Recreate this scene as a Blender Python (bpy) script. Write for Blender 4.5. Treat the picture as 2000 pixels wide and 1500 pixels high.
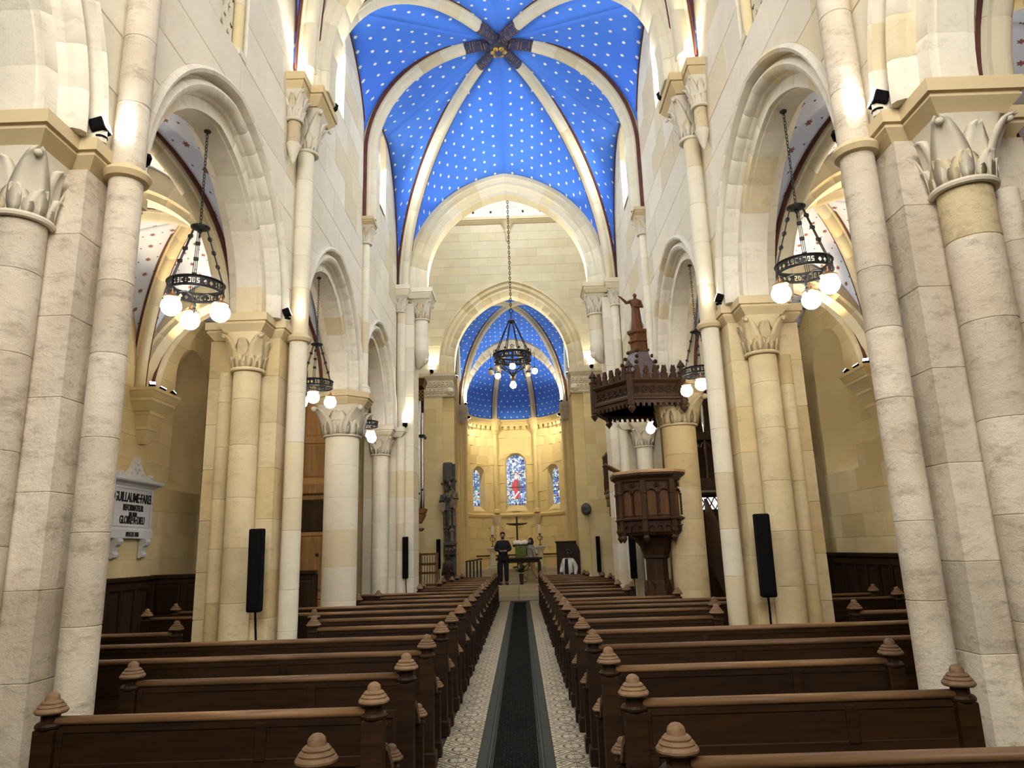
import bpy, bmesh, math, random
from math import pi, sin, cos, sqrt, acos, atan2, radians
from mathutils import Vector, Matrix
random.seed(7)
D = bpy.data
scene = bpy.context.scene
COL = scene.collection
for o in list(D.objects): D.objects.remove(o)

# ------------------------------------------------------------------ camera
F_PX = 1387.0
vz = Vector((18, 323, F_PX)).normalized()          # view direction of the nave axis, in pixels
vv = Vector((-188, -5950, F_PX)).normalized()      # of the vertical
U_ = (vv - vz * vv.dot(vz)).normalized()
R_ = vz.cross(U_)
if R_.x < 0: R_ = -R_
camd = D.cameras.new('camera'); cam = D.objects.new('camera', camd); COL.objects.link(cam)
camd.sensor_width = 36.0; camd.lens = 36.0 * F_PX / 2000.0
camd.clip_start = 0.05; camd.clip_end = 200
m = Matrix.Identity(4)
for i, ax in enumerate((R_, vz, U_)):              # rows: world axes expressed in the camera (x right, y down, z fwd)
    m[i][0] = ax.x; m[i][1] = -ax.y; m[i][2] = -ax.z
m[0][3], m[1][3], m[2][3] = 0.12, 0.0, 1.6
cam.matrix_world = m
scene.camera = cam

# ------------------------------------------------------------------ world, exposure, large lights
w = D.worlds.new('world'); scene.world = w; w.use_nodes = True
w.node_tree.nodes['Background'].inputs[0].default_value = (0.75, 0.86, 1.0, 1)
w.node_tree.nodes['Background'].inputs[1].default_value = 0.5
scene.view_settings.view_transform = 'Standard'
scene.view_settings.look = 'None'
scene.view_settings.gamma = 1.0
scene.view_settings.use_curve_mapping = False
scene.view_settings.exposure = 0.32

def area(name, loc, target, sx, sy, power, col, spread=pi):
    l = D.lights.new(name, 'AREA'); l.shape = 'RECTANGLE'; l.size = sx; l.size_y = sy
    l.energy = power; l.color = col; l.spread = spread
    o = D.objects.new(name, l); COL.objects.link(o); o.location = loc
    o.rotation_euler = (Vector(target) - Vector(loc)).to_track_quat('-Z', 'Y').to_euler()
    return o
def spot(name, loc, target, power, col, angle=60, blend=0.6, r=0.05):
    l = D.lights.new(name, 'SPOT'); l.energy = power; l.color = col
    l.spot_size = radians(angle); l.spot_blend = blend; l.shadow_soft_size = r
    o = D.objects.new(name, l); COL.objects.link(o); o.location = loc
    o.rotation_euler = (Vector(target) - Vector(loc)).to_track_quat('-Z', 'Y').to_euler()
    return o
COOL = (0.86, 0.93, 1.0); WARM = (1.0, 0.78, 0.45); GOLD = (1.0, 0.72, 0.34); NEUT = (1.0, 0.93, 0.80)
area('west_window_light', (0, -2.9, 7.2), (0, 9, 9.0), 3.6, 4.4, 560, (1.0, .96, .90))
area('lantern_light', (0, 19.0, 14.2), (0, 19.0, 0), 3.5, 3.5, 260, (0.95, 0.97, 1.0))
for s in (-1, 1):
    for yw, p in ((2.3, 170), (6.1, 110), (9.8, 150), (13.4, 150)):
        if yw == 6.1: continue
        area('clerestory_light', (s * 2.86, yw, 9.25), (0, yw, 6.5), 0.35, 1.3, p, COOL)

# ------------------------------------------------------------------ materials
def mat(name):
    mt = D.materials.new(name); mt.use_nodes = True
    return mt, mt.node_tree.nodes, mt.node_tree.links, mt.node_tree.nodes['Principled BSDF']
def N(nt, t, **k):
    n = nt.new(t)
    for a, b in k.items(): setattr(n, a, b)
    return n
def ramp(n, stops):
    e = n.color_ramp.elements
    while len(e) < len(stops): e.new(0.5)
    for i, (p, c) in enumerate(stops):
        e[i].position = p; e[i].color = (*c, 1) if len(c) == 3 else c
def mixrgb(nt, ln, a, b, f, bt='MIX'):
    n = nt.new('ShaderNodeMix'); n.data_type = 'RGBA'; n.blend_type = bt
    for sock, v in ((n.inputs[6], a), (n.inputs[7], b), (n.inputs[0], f)):
        if hasattr(v, 'is_linked') or hasattr(v, 'links'): ln.new(v, sock)
        elif isinstance(v, (int, float)): sock.default_value = v
        else: sock.default_value = (*v, 1)
    return n.outputs[2]
def stone(name, base, tan, dark, tan_p=0.12, var=0.16, stain=0.35, pits=0.4, bump=0.25, scale=1.0, pt=.58):
    mt, n, l, p = mat(name)
    geo = N(n, 'ShaderNodeNewGeometry'); oi = N(n, 'ShaderNodeObjectInfo')
    n1 = N(n, 'ShaderNodeTexNoise'); n1.inputs['Scale'].default_value = 1.7 * scale; n1.inputs['Detail'].default_value = 6; n1.inputs['Roughness'].default_value = .65
    n2 = N(n, 'ShaderNodeTexNoise'); n2.inputs['Scale'].default_value = 38 * scale; n2.inputs['Detail'].default_value = 5; n2.inputs['Roughness'].default_value = .7
    n3 = N(n, 'ShaderNodeTexNoise'); n3.inputs['Scale'].default_value = 5 * scale; n3.inputs['Detail'].default_value = 8; n3.inputs['Roughness'].default_value = .75
    mp = N(n, 'ShaderNodeMapping'); mp.inputs['Scale'].default_value = (1, 1, 2.2)
    l.new(geo.outputs['Position'], mp.inputs[0])
    for k in (n1, n2): l.new(geo.outputs['Position'], k.inputs['Vector'])
    l.new(mp.outputs[0], n3.inputs['Vector'])
    r1 = N(n, 'ShaderNodeValToRGB'); ramp(r1, [(0.35, (0, 0, 0)), (0.72, (1, 1, 1))]); l.new(n1.outputs[0], r1.inputs[0])
    rt = N(n, 'ShaderNodeMath', operation='GREATER_THAN'); l.new(oi.outputs['Random'], rt.inputs[0]); rt.inputs[1].default_value = 1 - tan_p
    c = mixrgb(n, l, base, tan, rt.outputs[0])
    mr = N(n, 'ShaderNodeMapRange'); l.new(oi.outputs['Random'], mr.inputs[0]); mr.inputs[3].default_value = 1 - var; mr.inputs[4].default_value = 1 + var * .4
    # second random channel so that tone and tan are not the same number
    fr = N(n, 'ShaderNodeMath', operation='MULTIPLY'); l.new(oi.outputs['Random'], fr.inputs[0]); fr.inputs[1].default_value = 17.31
    fr2 = N(n, 'ShaderNodeMath', operation='FRACT'); l.new(fr.outputs[0], fr2.inputs[0]); l.new(fr2.outputs[0], mr.inputs[0])
    hv = N(n, 'ShaderNodeHueSaturation'); l.new(c, hv.inputs['Color']); l.new(mr.outputs[0], hv.inputs['Value'])
    ms = N(n, 'ShaderNodeMath', operation='MULTIPLY'); l.new(r1.outputs[0], ms.inputs[0]); ms.inputs[1].default_value = stain
    c2 = mixrgb(n, l, hv.outputs[0], dark, ms.outputs[0])
    r3 = N(n, 'ShaderNodeValToRGB'); ramp(r3, [(pt, (0, 0, 0)), (pt + .17, (1, 1, 1))]); l.new(n3.outputs[0], r3.inputs[0])
    m3 = N(n, 'ShaderNodeMath', operation='MULTIPLY'); l.new(r3.outputs[0], m3.inputs[0]); m3.inputs[1].default_value = pits
    c3 = mixrgb(n, l, c2, tuple(x * .55 for x in dark), m3.outputs[0])
    r2 = N(n, 'ShaderNodeValToRGB'); ramp(r2, [(0.62, (0, 0, 0)), (0.72, (1, 1, 1))]); l.new(n2.outputs[0], r2.inputs[0])
    m2 = N(n, 'ShaderNodeMath', operation='MULTIPLY'); l.new(r2.outputs[0], m2.inputs[0]); m2.inputs[1].default_value = pits * .8
    c4 = mixrgb(n, l, c3, tuple(x * .4 for x in dark), m2.outputs[0])
    l.new(c4, p.inputs['Base Color'])
    p.inputs['Roughness'].default_value = .88
    p.inputs['Specular IOR Level'].default_value = .2
    if bump:
        b = N(n, 'ShaderNodeBump'); b.inputs['Strength'].default_value = bump; b.inputs['Distance'].default_value = .012
        ad = N(n, 'ShaderNodeMath', operation='ADD'); l.new(n2.outputs[0], ad.inputs[0]); l.new(n3.outputs[0], ad.inputs[1])
        l.new(ad.outputs[0], b.inputs['Height']); l.new(b.outputs[0], p.inputs['Normal'])
    return mt
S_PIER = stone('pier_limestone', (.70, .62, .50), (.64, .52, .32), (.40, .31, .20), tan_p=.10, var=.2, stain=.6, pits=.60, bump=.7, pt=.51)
S_P2 = stone('golden_lamplit_limestone', (.68, .56, .35), (.64, .50, .27), (.40, .29, .14), tan_p=.25, var=.15, stain=.5, pits=.4, bump=.4, pt=.54)  # on the piers the gold imitates warm lamplight, put into the colour
S_WALL = stone('nave_wall_limestone', (.74, .68, .535), (.68, .58, .39), (.50, .43, .31), tan_p=.16, var=.1, stain=.3, pits=.22, bump=.3, pt=.55)
S_ARCH = stone('arch_limestone', (.75, .70, .585), (.66, .56, .37), (.50, .42, .29), tan_p=.07, var=.07, stain=.32, pits=.35, bump=.3, pt=.54)
S_RIB = stone('rib_limestone', (.68, .62, .46), (.64, .55, .36), (.46, .37, .22), tan_p=.2, var=.1, stain=.25, pits=.1, bump=.15)
S_YEL = stone('yellow_limestone', (.70, .585, .34), (.66, .53, .28), (.48, .36, .17), tan_p=.2, var=.12, stain=.35, pits=.2, bump=.3)
S_APSE = stone('apse_limestone', (.70, .56, .29), (.66, .52, .25), (.50, .38, .19), tan_p=.2, var=.08, stain=.25, pits=.08, bump=.15)
S_CAP = stone('carved_limestone', (.66, .60, .48), (.62, .52, .34), (.40, .31, .19), tan_p=.1, var=.1, stain=.3, pits=.2, bump=.2, scale=1.5)
S_ABA = stone('abacus_limestone', (.60, .48, .29), (.58, .45, .25), (.38, .28, .14), tan_p=.1, var=.1, stain=.25, pits=.12, bump=.15)
S_WHITE = stone('lantern_limestone', (.80, .80, .78), (.76, .76, .74), (.60, .60, .58), var=.05, stain=.1, pits=.03, bump=.1)
S_MARB = stone('white_marble', (.62, .64, .68), (.62, .64, .68), (.44, .46, .50), var=.03, stain=.3, pits=.05, bump=.05, scale=3)
S_DARK = stone('dark_carved_stone', (.10, .095, .085), (.12, .10, .08), (.03, .03, .03), var=.3, stain=.5, pits=.3, bump=.3, scale=3)
S_STEP = stone('chancel_floor_stone', (.50, .42, .27), (.46, .37, .22), (.30, .23, .13), var=.12, stain=.35, pits=.2, bump=.15)

def wood(name, a, b, rough=.45, rnd=.25, scale=1.0, vert=False):
    mt, n, l, p = mat(name)
    tc = N(n, 'ShaderNodeTexCoord'); oi = N(n, 'ShaderNodeObjectInfo')
    mp = N(n, 'ShaderNodeMapping'); mp.inputs['Scale'].default_value = (14 * scale, 14 * scale, .9 * scale) if vert else (.9 * scale, 14 * scale, 14 * scale)
    l.new(tc.outputs['Object'], mp.inputs[0])
    nz = N(n, 'ShaderNodeTexNoise'); nz.inputs['Scale'].default_value = 2.2; nz.inputs['Detail'].default_value = 7; nz.inputs['Distortion'].default_value = .6
    l.new(mp.outputs[0], nz.inputs['Vector'])
    r = N(n, 'ShaderNodeValToRGB'); ramp(r, [(.32, b), (.68, a)]); l.new(nz.outputs[0], r.inputs[0])
    mr = N(n, 'ShaderNodeMapRange'); l.new(oi.outputs['Random'], mr.inputs[0]); mr.inputs[3].default_value = 1 - rnd; mr.inputs[4].default_value = 1 + rnd
    hv = N(n, 'ShaderNodeHueSaturation'); l.new(r.outputs[0], hv.inputs['Color']); l.new(mr.outputs[0], hv.inputs['Value'])
    l.new(hv.outputs[0], p.inputs['Base Color']); p.inputs['Roughness'].default_value = rough; p.inputs['Specular IOR Level'].default_value = .18
    bm_ = N(n, 'ShaderNodeBump'); bm_.inputs['Strength'].default_value = .15; bm_.inputs['Distance'].default_value = .004
    l.new(nz.outputs[0], bm_.inputs['Height']); l.new(bm_.outputs[0], p.inputs['Normal'])
    return mt
W_PEW = wood('pew_oak', (.031, .0138, .0045), (.014, .0062, .002), .5)
W_RAIL = wood('worn_rail_oak', (.20, .110, .050), (.10, .052, .022), .4)
W_FIN = wood('worn_finial_oak', (.22, .135, .072), (.11, .062, .030), .5)
W_DARK = wood('dark_panelling_oak', (.042, .022, .010), (.018, .010, .005), .5, vert=True)
W_CASE = wood('organ_case_oak', (.36, .20, .075), (.25, .13, .045), .5, vert=True)
W_PULP = wood('pulpit_walnut', (.060, .030, .014), (.028, .014, .007), .42, vert=True)
W_PULP2 = wood('pulpit_panel_walnut', (.15, .062, .022), (.08, .034, .013), .42, vert=True)
W_HAND = wood('light_handrail_oak', (.45, .27, .14), (.33, .19, .09), .4)

def plain(name, col, rough=.5, metal=0.0, emit=None, es=0.0):
    mt, n, l, p = mat(name)
    p.inputs['Base Color'].default_value = (*col, 1); p.inputs['Roughness'].default_value = rough; p.inputs['Metallic'].default_value = metal
    if emit: p.inputs['Emission Color'].default_value = (*emit, 1); p.inputs['Emission Strength'].default_value = es
    return mt
def noisy(name, a, b, sc=20, rough=.7, metal=0.0):
    mt, n, l, p = mat(name)
    tc = N(n, 'ShaderNodeTexCoord'); nz = N(n, 'ShaderNodeTexNoise'); nz.inputs['Scale'].default_value = sc; nz.inputs['Detail'].default_value = 5
    l.new(tc.outputs['Object'], nz.inputs['Vector'])
    r = N(n, 'ShaderNodeValToRGB'); ramp(r, [(.35, a), (.65, b)]); l.new(nz.outputs[0], r.inputs[0])
    l.new(r.outputs[0], p.inputs['Base Color']); p.inputs['Roughness'].default_value = rough; p.inputs['Metallic'].default_value = metal
    return mt
M_IRON = noisy('black_iron', (.010, .010, .011), (.022, .021, .020), 30, .5, .3)
M_BRASS = noisy('brass_cap', (.42, .22, .10), (.30, .15, .07), 20, .35, .8)
M_GLOBE = plain('lit_opal_globe', (.9, .9, .88), .3, 0, (1.0, .93, .80), 34)
M_OFF = plain('unlit_opal_globe', (.52, .42, .28), .3)
M_BLACK = noisy('black_speaker_fabric', (.003, .003, .003), (.007, .007, .007), 90, .9); M_BLACK.node_tree.nodes['Principled BSDF'].inputs['Specular IOR Level'].default_value = .08
M_LAMP = plain('floodlight_face', (.9, .9, .9), .3, 0, (1, .97, .9), 40)
M_RED = noisy('dark_red_paint', (.12, .035, .022), (.08, .02, .015), 9, .8)
M_GREEN = noisy('green_cloth', (.10, .16, .03), (.17, .23, .06), 9, .9)
M_PAPER = noisy('white_paper', (.82, .80, .75), (.72, .70, .65), 14, .8)
M_WAX = plain('white_wax', (.85, .82, .74), .5)
M_GOLD = noisy('gilded_boss', (.55, .36, .08), (.25, .14, .04), 22, .4, .6)
M_TIN = noisy('organ_pipe_tin', (.60, .60, .60), (.45, .45, .46), 4, .25, .9)
M_LEAF = noisy('bouquet_leaf', (.02, .05, .012), (.05, .09, .02), 12, .7)
M_LET = plain('black_inlaid_letters', (.012, .012, .014), .5)

def stars(name, base, base2, star, star2, cell, rad, second=None):
    """painted web: rows of little stars, laid out in the web's own metric UV"""
    mt, n, l, p = mat(name)
    uv = N(n, 'ShaderNodeUVMap')
    sep = N(n, 'ShaderNodeSeparateXYZ'); l.new(uv.outputs[0], sep.inputs[0])
    def mth(op, a, b=None, c=None):
        x = N(n, 'ShaderNodeMath', operation=op)
        for i, v in enumerate((a, b, c)):
            if v is None: continue
            if isinstance(v, (int, float)): x.inputs[i].default_value = v
            else: l.new(v, x.inputs[i])
        return x.outputs[0]
    u = mth('DIVIDE', sep.outputs[0], cell); v = mth('DIVIDE', sep.outputs[1], cell * .86)
    row = mth('FLOOR', v); odd = mth('MODULO', mth('ABSOLUTE', row), 2.0)
    u2 = mth('ADD', u, mth('MULTIPLY', odd, .5))
    fu = mth('SUBTRACT', mth('FRACT', u2), .5); fv = mth('SUBTRACT', mth('FRACT', v), .5)
    def starm(fu, fv, rad):
        r = mth('SQRT', mth('ADD', mth('MULTIPLY', fu, fu), mth('MULTIPLY', fv, fv)))
        an = mth('ARCTAN2', fv, fu)
        k = mth('ADD', .80, mth('MULTIPLY', .20, mth('COSINE', mth('MULTIPLY', an, 6.0))))
        return mth('LESS_THAN', r, mth('MULTIPLY', k, rad))
    sm = starm(fu, fv, rad)
    geo = N(n, 'ShaderNodeNewGeometry'); nz = N(n, 'ShaderNodeTexNoise'); nz.inputs['Scale'].default_value = 1.2; nz.inputs['Detail'].default_value = 6
    l.new(geo.outputs['Position'], nz.inputs['Vector'])
    bg = mixrgb(n, l, base, base2, nz.outputs[0])
    c = mixrgb(n, l, bg, star, sm)
    if second:
        fu3 = mth('SUBTRACT', mth('FRACT', mth('ADD', u2, .5)), .5)
        sm2 = starm(fu3, fv, second)
        c = mixrgb(n, l, c, star2, sm2)
    l.new(c, p.inputs['Base Color']); p.inputs['Roughness'].default_value = .75; p.inputs['Specular IOR Level'].default_value = .2
    return mt
M_BLUE = stars('blue_starred_vault', (.080, .245, .90), (.055, .185, .80), (.95, .93, .82), None, .275, .135)
M_WHITEV = stars('white_starred_vault', (.62, .67, .84), (.54, .59, .76), (.24, .10, .10), (.10, .10, .16), .30, .15, .06)

# ------------------------------------------------------------------ object helpers
def link(name, me, mt, parent=None, smooth=False):
    if me.polygons and smooth:
        for p in me.polygons: p.use_smooth = True
    if mt and not me.materials: me.materials.append(mt)
    o = D.objects.new(name, me); COL.objects.link(o)
    if parent: o.parent = parent
    return o
def fin(name, bm, mt, parent=None, smooth=False, world=True, recalc=True, angle=None):
    """bmesh -> object; world=True: coordinates are world ones, parent not rotated"""
    if recalc: bmesh.ops.recalc_face_normals(bm, faces=bm.faces[:])
    if parent and world:
        off = Vector((0, 0, 0)); q = parent
        while q: off += q.location; q = q.parent
        bmesh.ops.translate(bm, vec=-off, verts=bm.verts[:])
    me = D.meshes.new(name); bm.to_mesh(me); bm.free()
    o = link(name, me, mt, parent, smooth)
    if angle:
        for p in me.polygons: p.use_smooth = True
        md = None
        try: me.set_sharp_from_angle(angle=radians(angle))
        except Exception: pass
    return o
def thing(name, label, cat, loc, rz=0, group=None, kind=None):
    o = D.objects.new(name, None); COL.objects.link(o); o.location = loc; o.rotation_euler = (0, 0, rz)
    o.empty_display_size = .1
    return tag(o, label, cat, group, kind)
def tag(o, label=None, cat=None, group=None, kind=None):
    if label: o['label'] = label
    if cat: o['category'] = cat
    if group: o['group'] = group
    if kind: o['kind'] = kind
    return o
def copy_tree(o, parent=None):
    c = o.copy(); COL.objects.link(c)
    if parent: c.parent = parent
    for ch in list(o.children): copy_tree(ch, c)
    return c
BM = bmesh.new
def box(bm, x0, x1, y0, y1, z0, z1, ch=0):
    if x0 > x1: x0, x1 = x1, x0
    if y0 > y1: y0, y1 = y1, y0
    vs = [bm.verts.new((x, y, z)) for x in (x0, x1) for y in (y0, y1) for z in (z0, z1)]
    fs = [bm.faces.new([vs[i] for i in f]) for f in ((0, 1, 3, 2), (4, 6, 7, 5), (0, 4, 5, 1), (2, 3, 7, 6), (0, 2, 6, 4), (1, 5, 7, 3))]
    if ch:
        es = list({e for f in fs for e in f.edges})
        bmesh.ops.bevel(bm, geom=es, offset=ch, segments=1, affect='EDGES', profile=.5)
def loft(bm, rings, closed=True, caps=True):
    vr = [[bm.verts.new(p) for p in r] for r in rings]
    n = len(rings[0])
    for a, b in zip(vr, vr[1:]):
        for i in range(n if closed else n - 1):
            j = (i + 1) % n
            try: bm.faces.new((a[i], a[j], b[j], b[i]))
            except ValueError: pass
    if caps and closed:
        for r in (vr[0], vr[-1]):
            try: bm.faces.new(r)
            except ValueError: pass
    return vr
def circ(cx, cy, z, r, n=20, a0=0.0):
    return [(cx + r * cos(a0 + 2 * pi * i / n), cy + r * sin(a0 + 2 * pi * i / n), z) for i in range(n)]
def lathe(bm, prof, n=20, c=(0, 0, 0)):
    loft(bm, [circ(c[0], c[1], c[2] + z, max(r, .0005), n) for r, z in prof])
def drum(bm, cx, cy, r, z0, z1, ch=.005, n=24):
    loft(bm, [circ(cx, cy, z0, r - ch, n), circ(cx, cy, z0 + ch, r, n), circ(cx, cy, z1 - ch, r, n), circ(cx, cy, z1, r - ch, n)])
def blockz(bm, x0, x1, y0, y1, z0, z1, ch=.007):
    if x0 > x1: x0, x1 = x1, x0
    def rc(i, z): return [(x0 + i, y0 + i, z), (x1 - i, y0 + i, z), (x1 - i, y1 - i, z), (x0 + i, y1 - i, z)]
    loft(bm, [rc(ch, z0), rc(0, z0 + ch), rc(0, z1 - ch), rc(ch, z1)])
def tube(bm, pts, r, n=8, closed=False):
    pts = [Vector(p) for p in pts]; rings = []
    up = Vector((0, 0, 1)); prev = None
    for i, p in enumerate(pts):
        t = (pts[min(i + 1, len(pts) - 1)] - pts[max(i - 1, 0)])
        if closed: t = pts[(i + 1) % len(pts)] - pts[i - 1]
        t.normalize()
        a = prev if prev is not None else (up.cross(t) if abs(t.dot(up)) < .95 else Vector((1, 0, 0)).cross(t))
        a = (a - t * a.dot(t)).normalized(); prev = a; b = t.cross(a)
        rr = r[i] if isinstance(r, (list, tuple)) else r
        rings.append([tuple(p + (a * cos(2 * pi * k / n) + b * sin(2 * pi * k / n)) * rr) for k in range(n)])
    if closed: rings.append(rings[0])
    loft(bm, rings, caps=not closed)
    if closed: bmesh.ops.remove_doubles(bm, verts=bm.verts[:], dist=1e-6)
def sphere(bm, c, r, u=16, v=10, sz=1.0):
    loft(bm, [circ(c[0], c[1], c[2] + r * sz * sin(-pi / 2 + pi * j / v), max(r * cos(-pi / 2 + pi * j / v), .0004), u) for j in range(v + 1)])
def bar(bm, p, q, wx, wz):
    """square bar between two points"""
    p = Vector(p); q = Vector(q); t = (q - p).normalized()
    a = Vector((0, 0, 1)).cross(t) if abs(t.z) < .95 else Vector((1, 0, 0)).cross(t)
    a.normalize(); b = t.cross(a)
    rc = lambda c: [tuple(c + a * wx * i + b * wz * j) for i, j in ((-.5, -.5), (.5, -.5), (.5, .5), (-.5, .5))]
    loft(bm, [rc(p), rc(q)])

# ------------------------------------------------------------------ arches, ribs, walls
def inset_prof(prof, f):
    cx = sum(p[0] for p in prof) / len(prof); cy = sum(p[1] for p in prof) / len(prof)
    return [(cx + (p[0] - cx) * f, cy + (p[1] - cy) * f) for p in prof]
def pointed(a, rise):
    r = (a * a + rise * rise) / (2 * a); return r, a - r        # radius, centre of the right-hand arc
def arch_ring(root, mapf, prof, a, rise, spring, nv, mt, name='voussoir', sub=3, lo=0.0):
    """prof: closed list of (w, d); one mesh per voussoir of a pointed arch in (u, z)"""
    r, cc = pointed(a, rise)
    the = acos(max(-1, min(1, -cc / r)))
    p2 = inset_prof(prof, .985)
    for h in (1, -1):
        for k in range(nv):
            t0 = the * k / nv; t1 = the * (k + 1) / nv; last = (k == nv - 1)
            if t1 < lo: continue
            rings = []
            dl = .004 / r
            seq = [(t0, p2), (t0 + dl, prof)] + [(t0 + (t1 - t0) * q / sub, prof) for q in range(1, sub)] + ([(t1, prof)] if last else [(t1 - dl, prof), (t1, p2)])
            for i, (th, pr) in enumerate(seq):
                ring = []
                for w_, d_ in pr:
                    tt = th
                    if last and i >= 1:
                        te = acos(max(-1, min(1, -cc / (r + d_)))) ; f = (th - t0) / (t1 - t0); tt = t0 + (te - t0) * f
                    u = cc + (r + d_) * cos(tt); z = spring + (r + d_) * sin(tt)
                    ring.append(mapf(h * u, w_, z))
                rings.append(ring)
            bm = BM(); loft(bm, rings); fin(name, bm, mt, root, angle=35)
def arch_open(uc, a, rise, spring, d, zlo):
    r, cc = pointed(a, rise); R = r + d
    top = spring + sqrt(max(0, R * R - cc * cc))
    def half(z):
        if z <= spring: return a + d
        if z >= top: return 0.0
        return max(0.0, cc + sqrt(max(0, R * R - (z - spring) ** 2)))
    return (zlo, top, lambda z: uc - half(z), lambda z: uc + half(z))
def lancet_open(uc, hw, zlo, zs):
    def half(z):
        if z <= zs: return hw
        if z >= zs + hw: return 0.0
        return sqrt(hw * hw - (z - zs) ** 2)
    return (zlo, zs + hw, lambda z: uc - half(z), lambda z: uc + half(z))
def ashlar(root, mapf, u0, u1, z0, z1, openings, mt, ch=.007, hc=.40, L=.95, th=.3, breaks=(), name='stone', limit=10 ** 6, seed=1):
    rnd = random.Random(seed)
    lv = sorted({z0, z1, *[b for b in breaks if z0 < b < z1]}); zs = [z0]
    for a, b in zip(lv, lv[1:]):
        n = max(1, round((b - a) / hc)); zs += [a + (b - a) * (i + 1) / n for i in range(n)]
    E0 = lambda z: u0
    E1 = lambda z: u1
    rest = None; count = 0
    for ci, (za, zb) in enumerate(zip(zs, zs[1:])):
        act = sorted([o for o in openings if o[0] < zb - 1e-6 and o[1] > za + 1e-6], key=lambda o: o[2]((za + zb) / 2))
        segs = []; cur = E0
        for o in act: segs.append((cur, o[2])); cur = o[3]
        segs.append((cur, E1))
        for sl, sr in segs:
            q = {za + (zb - za) * i / 6 for i in range(7)}
            for o in act:
                if za < o[1] <= zb + 1e-6: q |= {o[1] - (o[1] - za) * f for f in (0, .01, .03, .07, .13, .22)}
            q = sorted(z for z in q if za <= z <= zb)
            lo = max(sl(z) for z in q); hi = min(sr(z) for z in q)
            if max(sr(z) - sl(z) for z in q) < .03: continue
            js = []
            if hi - lo > L * 1.3:
                n = max(2, round((hi - lo) / L)); step = (hi - lo) / n
                off = (.5 if ci % 2 else 0) * step
                js = [lo + step * i + off + rnd.uniform(-.12, .12) * L for i in range(0 if off else 1, n)]
                js = [j for j in js if lo + .18 < j < hi - .18]
            edges = [sl] + [(lambda z, j=j: j) for j in js] + [sr]
            for ea, eb in zip(edges, edges[1:]):
                curved_a = max(ea(z) for z in q) - min(ea(z) for z in q) > 1e-4; curved_b = max(eb(z) for z in q) - min(eb(z) for z in q) > 1e-4
                zsA = q if curved_a else [za, zb]; zsB = q if curved_b else [za, zb]
                outer = [(ea(z), z) for z in zsA][::-1] + [(eb(z), z) for z in zsB]
                clampz = lambda z: za + ch if z == za else (zb - ch if z == zb else z)
                inner = [(min(ea(z) + ch, (ea(z) + eb(z)) / 2), clampz(z)) for z in zsA][::-1] + [(max(eb(z) - ch, (ea(z) + eb(z)) / 2), clampz(z)) for z in zsB]
                pr = rnd.uniform(-.003, .003)
                bm = rest if (rest is not None) else BM()
                vi = [bm.verts.new(mapf(u, pr, z)) for u, z in inner]
                vo = [bm.verts.new(mapf(u, pr + ch, z)) for u, z in outer]
                vb = [bm.verts.new(mapf(u, th, z)) for u, z in outer]
                try: bm.faces.new(vi)
                except ValueError: pass
                k = len(vi)
                for A, B in ((vi, vo), (vo, vb)):
                    for i in range(k):
                        j = (i + 1) % k
                        try: bm.faces.new((A[i], A[j], B[j], B[i]))
                        except ValueError: pass
                count += 1
                if rest is None:
                    fin(name, bm, mt, root)
                    if count >= limit: rest = BM()
    if rest is not None and len(rest.verts):
        tag(fin('ashlar_stones', rest, mt, root), kind='stuff')
RIBP = [(-.12, .08), (-.12, -.05), (-.09, -.07), (-.085, -.10), (-.06, -.145), (-.03, -.168), (0, -.175), (.03, -.168), (.06, -.145), (.085, -.10), (.09, -.07), (.12, -.05), (.12, .08)]
def rib(root, pts, lat, mt, npiece, prof=RIBP, name='rib_stone', border=True, tail=None, k=1.0, tail_len=.58):
    """sweep prof along pts (a curve in a vertical plane); lat = horizontal normal of that plane; tail = material of the last pieces"""
    pts = [Vector(p) for p in pts]; lat = Vector(lat).normalized()
    cum = [0.0]
    for a, b in zip(pts, pts[1:]): cum.append(cum[-1] + (b - a).length)
    tot = cum[-1]
    def at(s_):
        s_ = max(0, min(tot, s_)); i = 0
        while i < len(cum) - 2 and cum[i + 1] < s_: i += 1
        f = (s_ - cum[i]) / max(1e-9, cum[i + 1] - cum[i]); return pts[i].lerp(pts[i + 1], f)
    def ring(s_, pr):
        p = at(s_); t = (at(s_ + .03) - at(s_ - .03)).normalized(); nrm = lat.cross(t)
        if nrm.z < 0 or (abs(nrm.z) < .02 and nrm.dot(pts[0] - pts[-1]) < 0): nrm = -nrm
        return [tuple(p + lat * w_ * k + nrm * d_ * k) for w_, d_ in pr]
    cuts = [tot * i / npiece for i in range(npiece + 1)]
    if tail: cuts = [(tot - tail_len) * i / npiece for i in range(npiece + 1)] + [tot]
    p2 = inset_prof(prof, .95)
    for i, (a, b) in enumerate(zip(cuts, cuts[1:])):
        n = max(2, int((b - a) / .18)); bm = BM()
        rr = [ring(a, p2), ring(a + .006, prof)] + [ring(a + (b - a) * q / n, prof) for q in range(1, n)] + [ring(b - .006, prof), ring(b, p2)]
        loft(bm, rr)
        istail = tail and i == len(cuts) - 2
        fin('painted_rib_end' if istail else name, bm, tail if istail else mt, root, angle=35)
    if border:
        for sg in (-1, 1):
            pr = [(sg * .118, -.012), (sg * .150, -.012), (sg * .150, .05), (sg * .118, .05)]
            bm = BM(); loft(bm, [ring(tot * i / 40, pr) for i in range(41)]); fin('painted_border', bm, M_RED, root)
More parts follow.
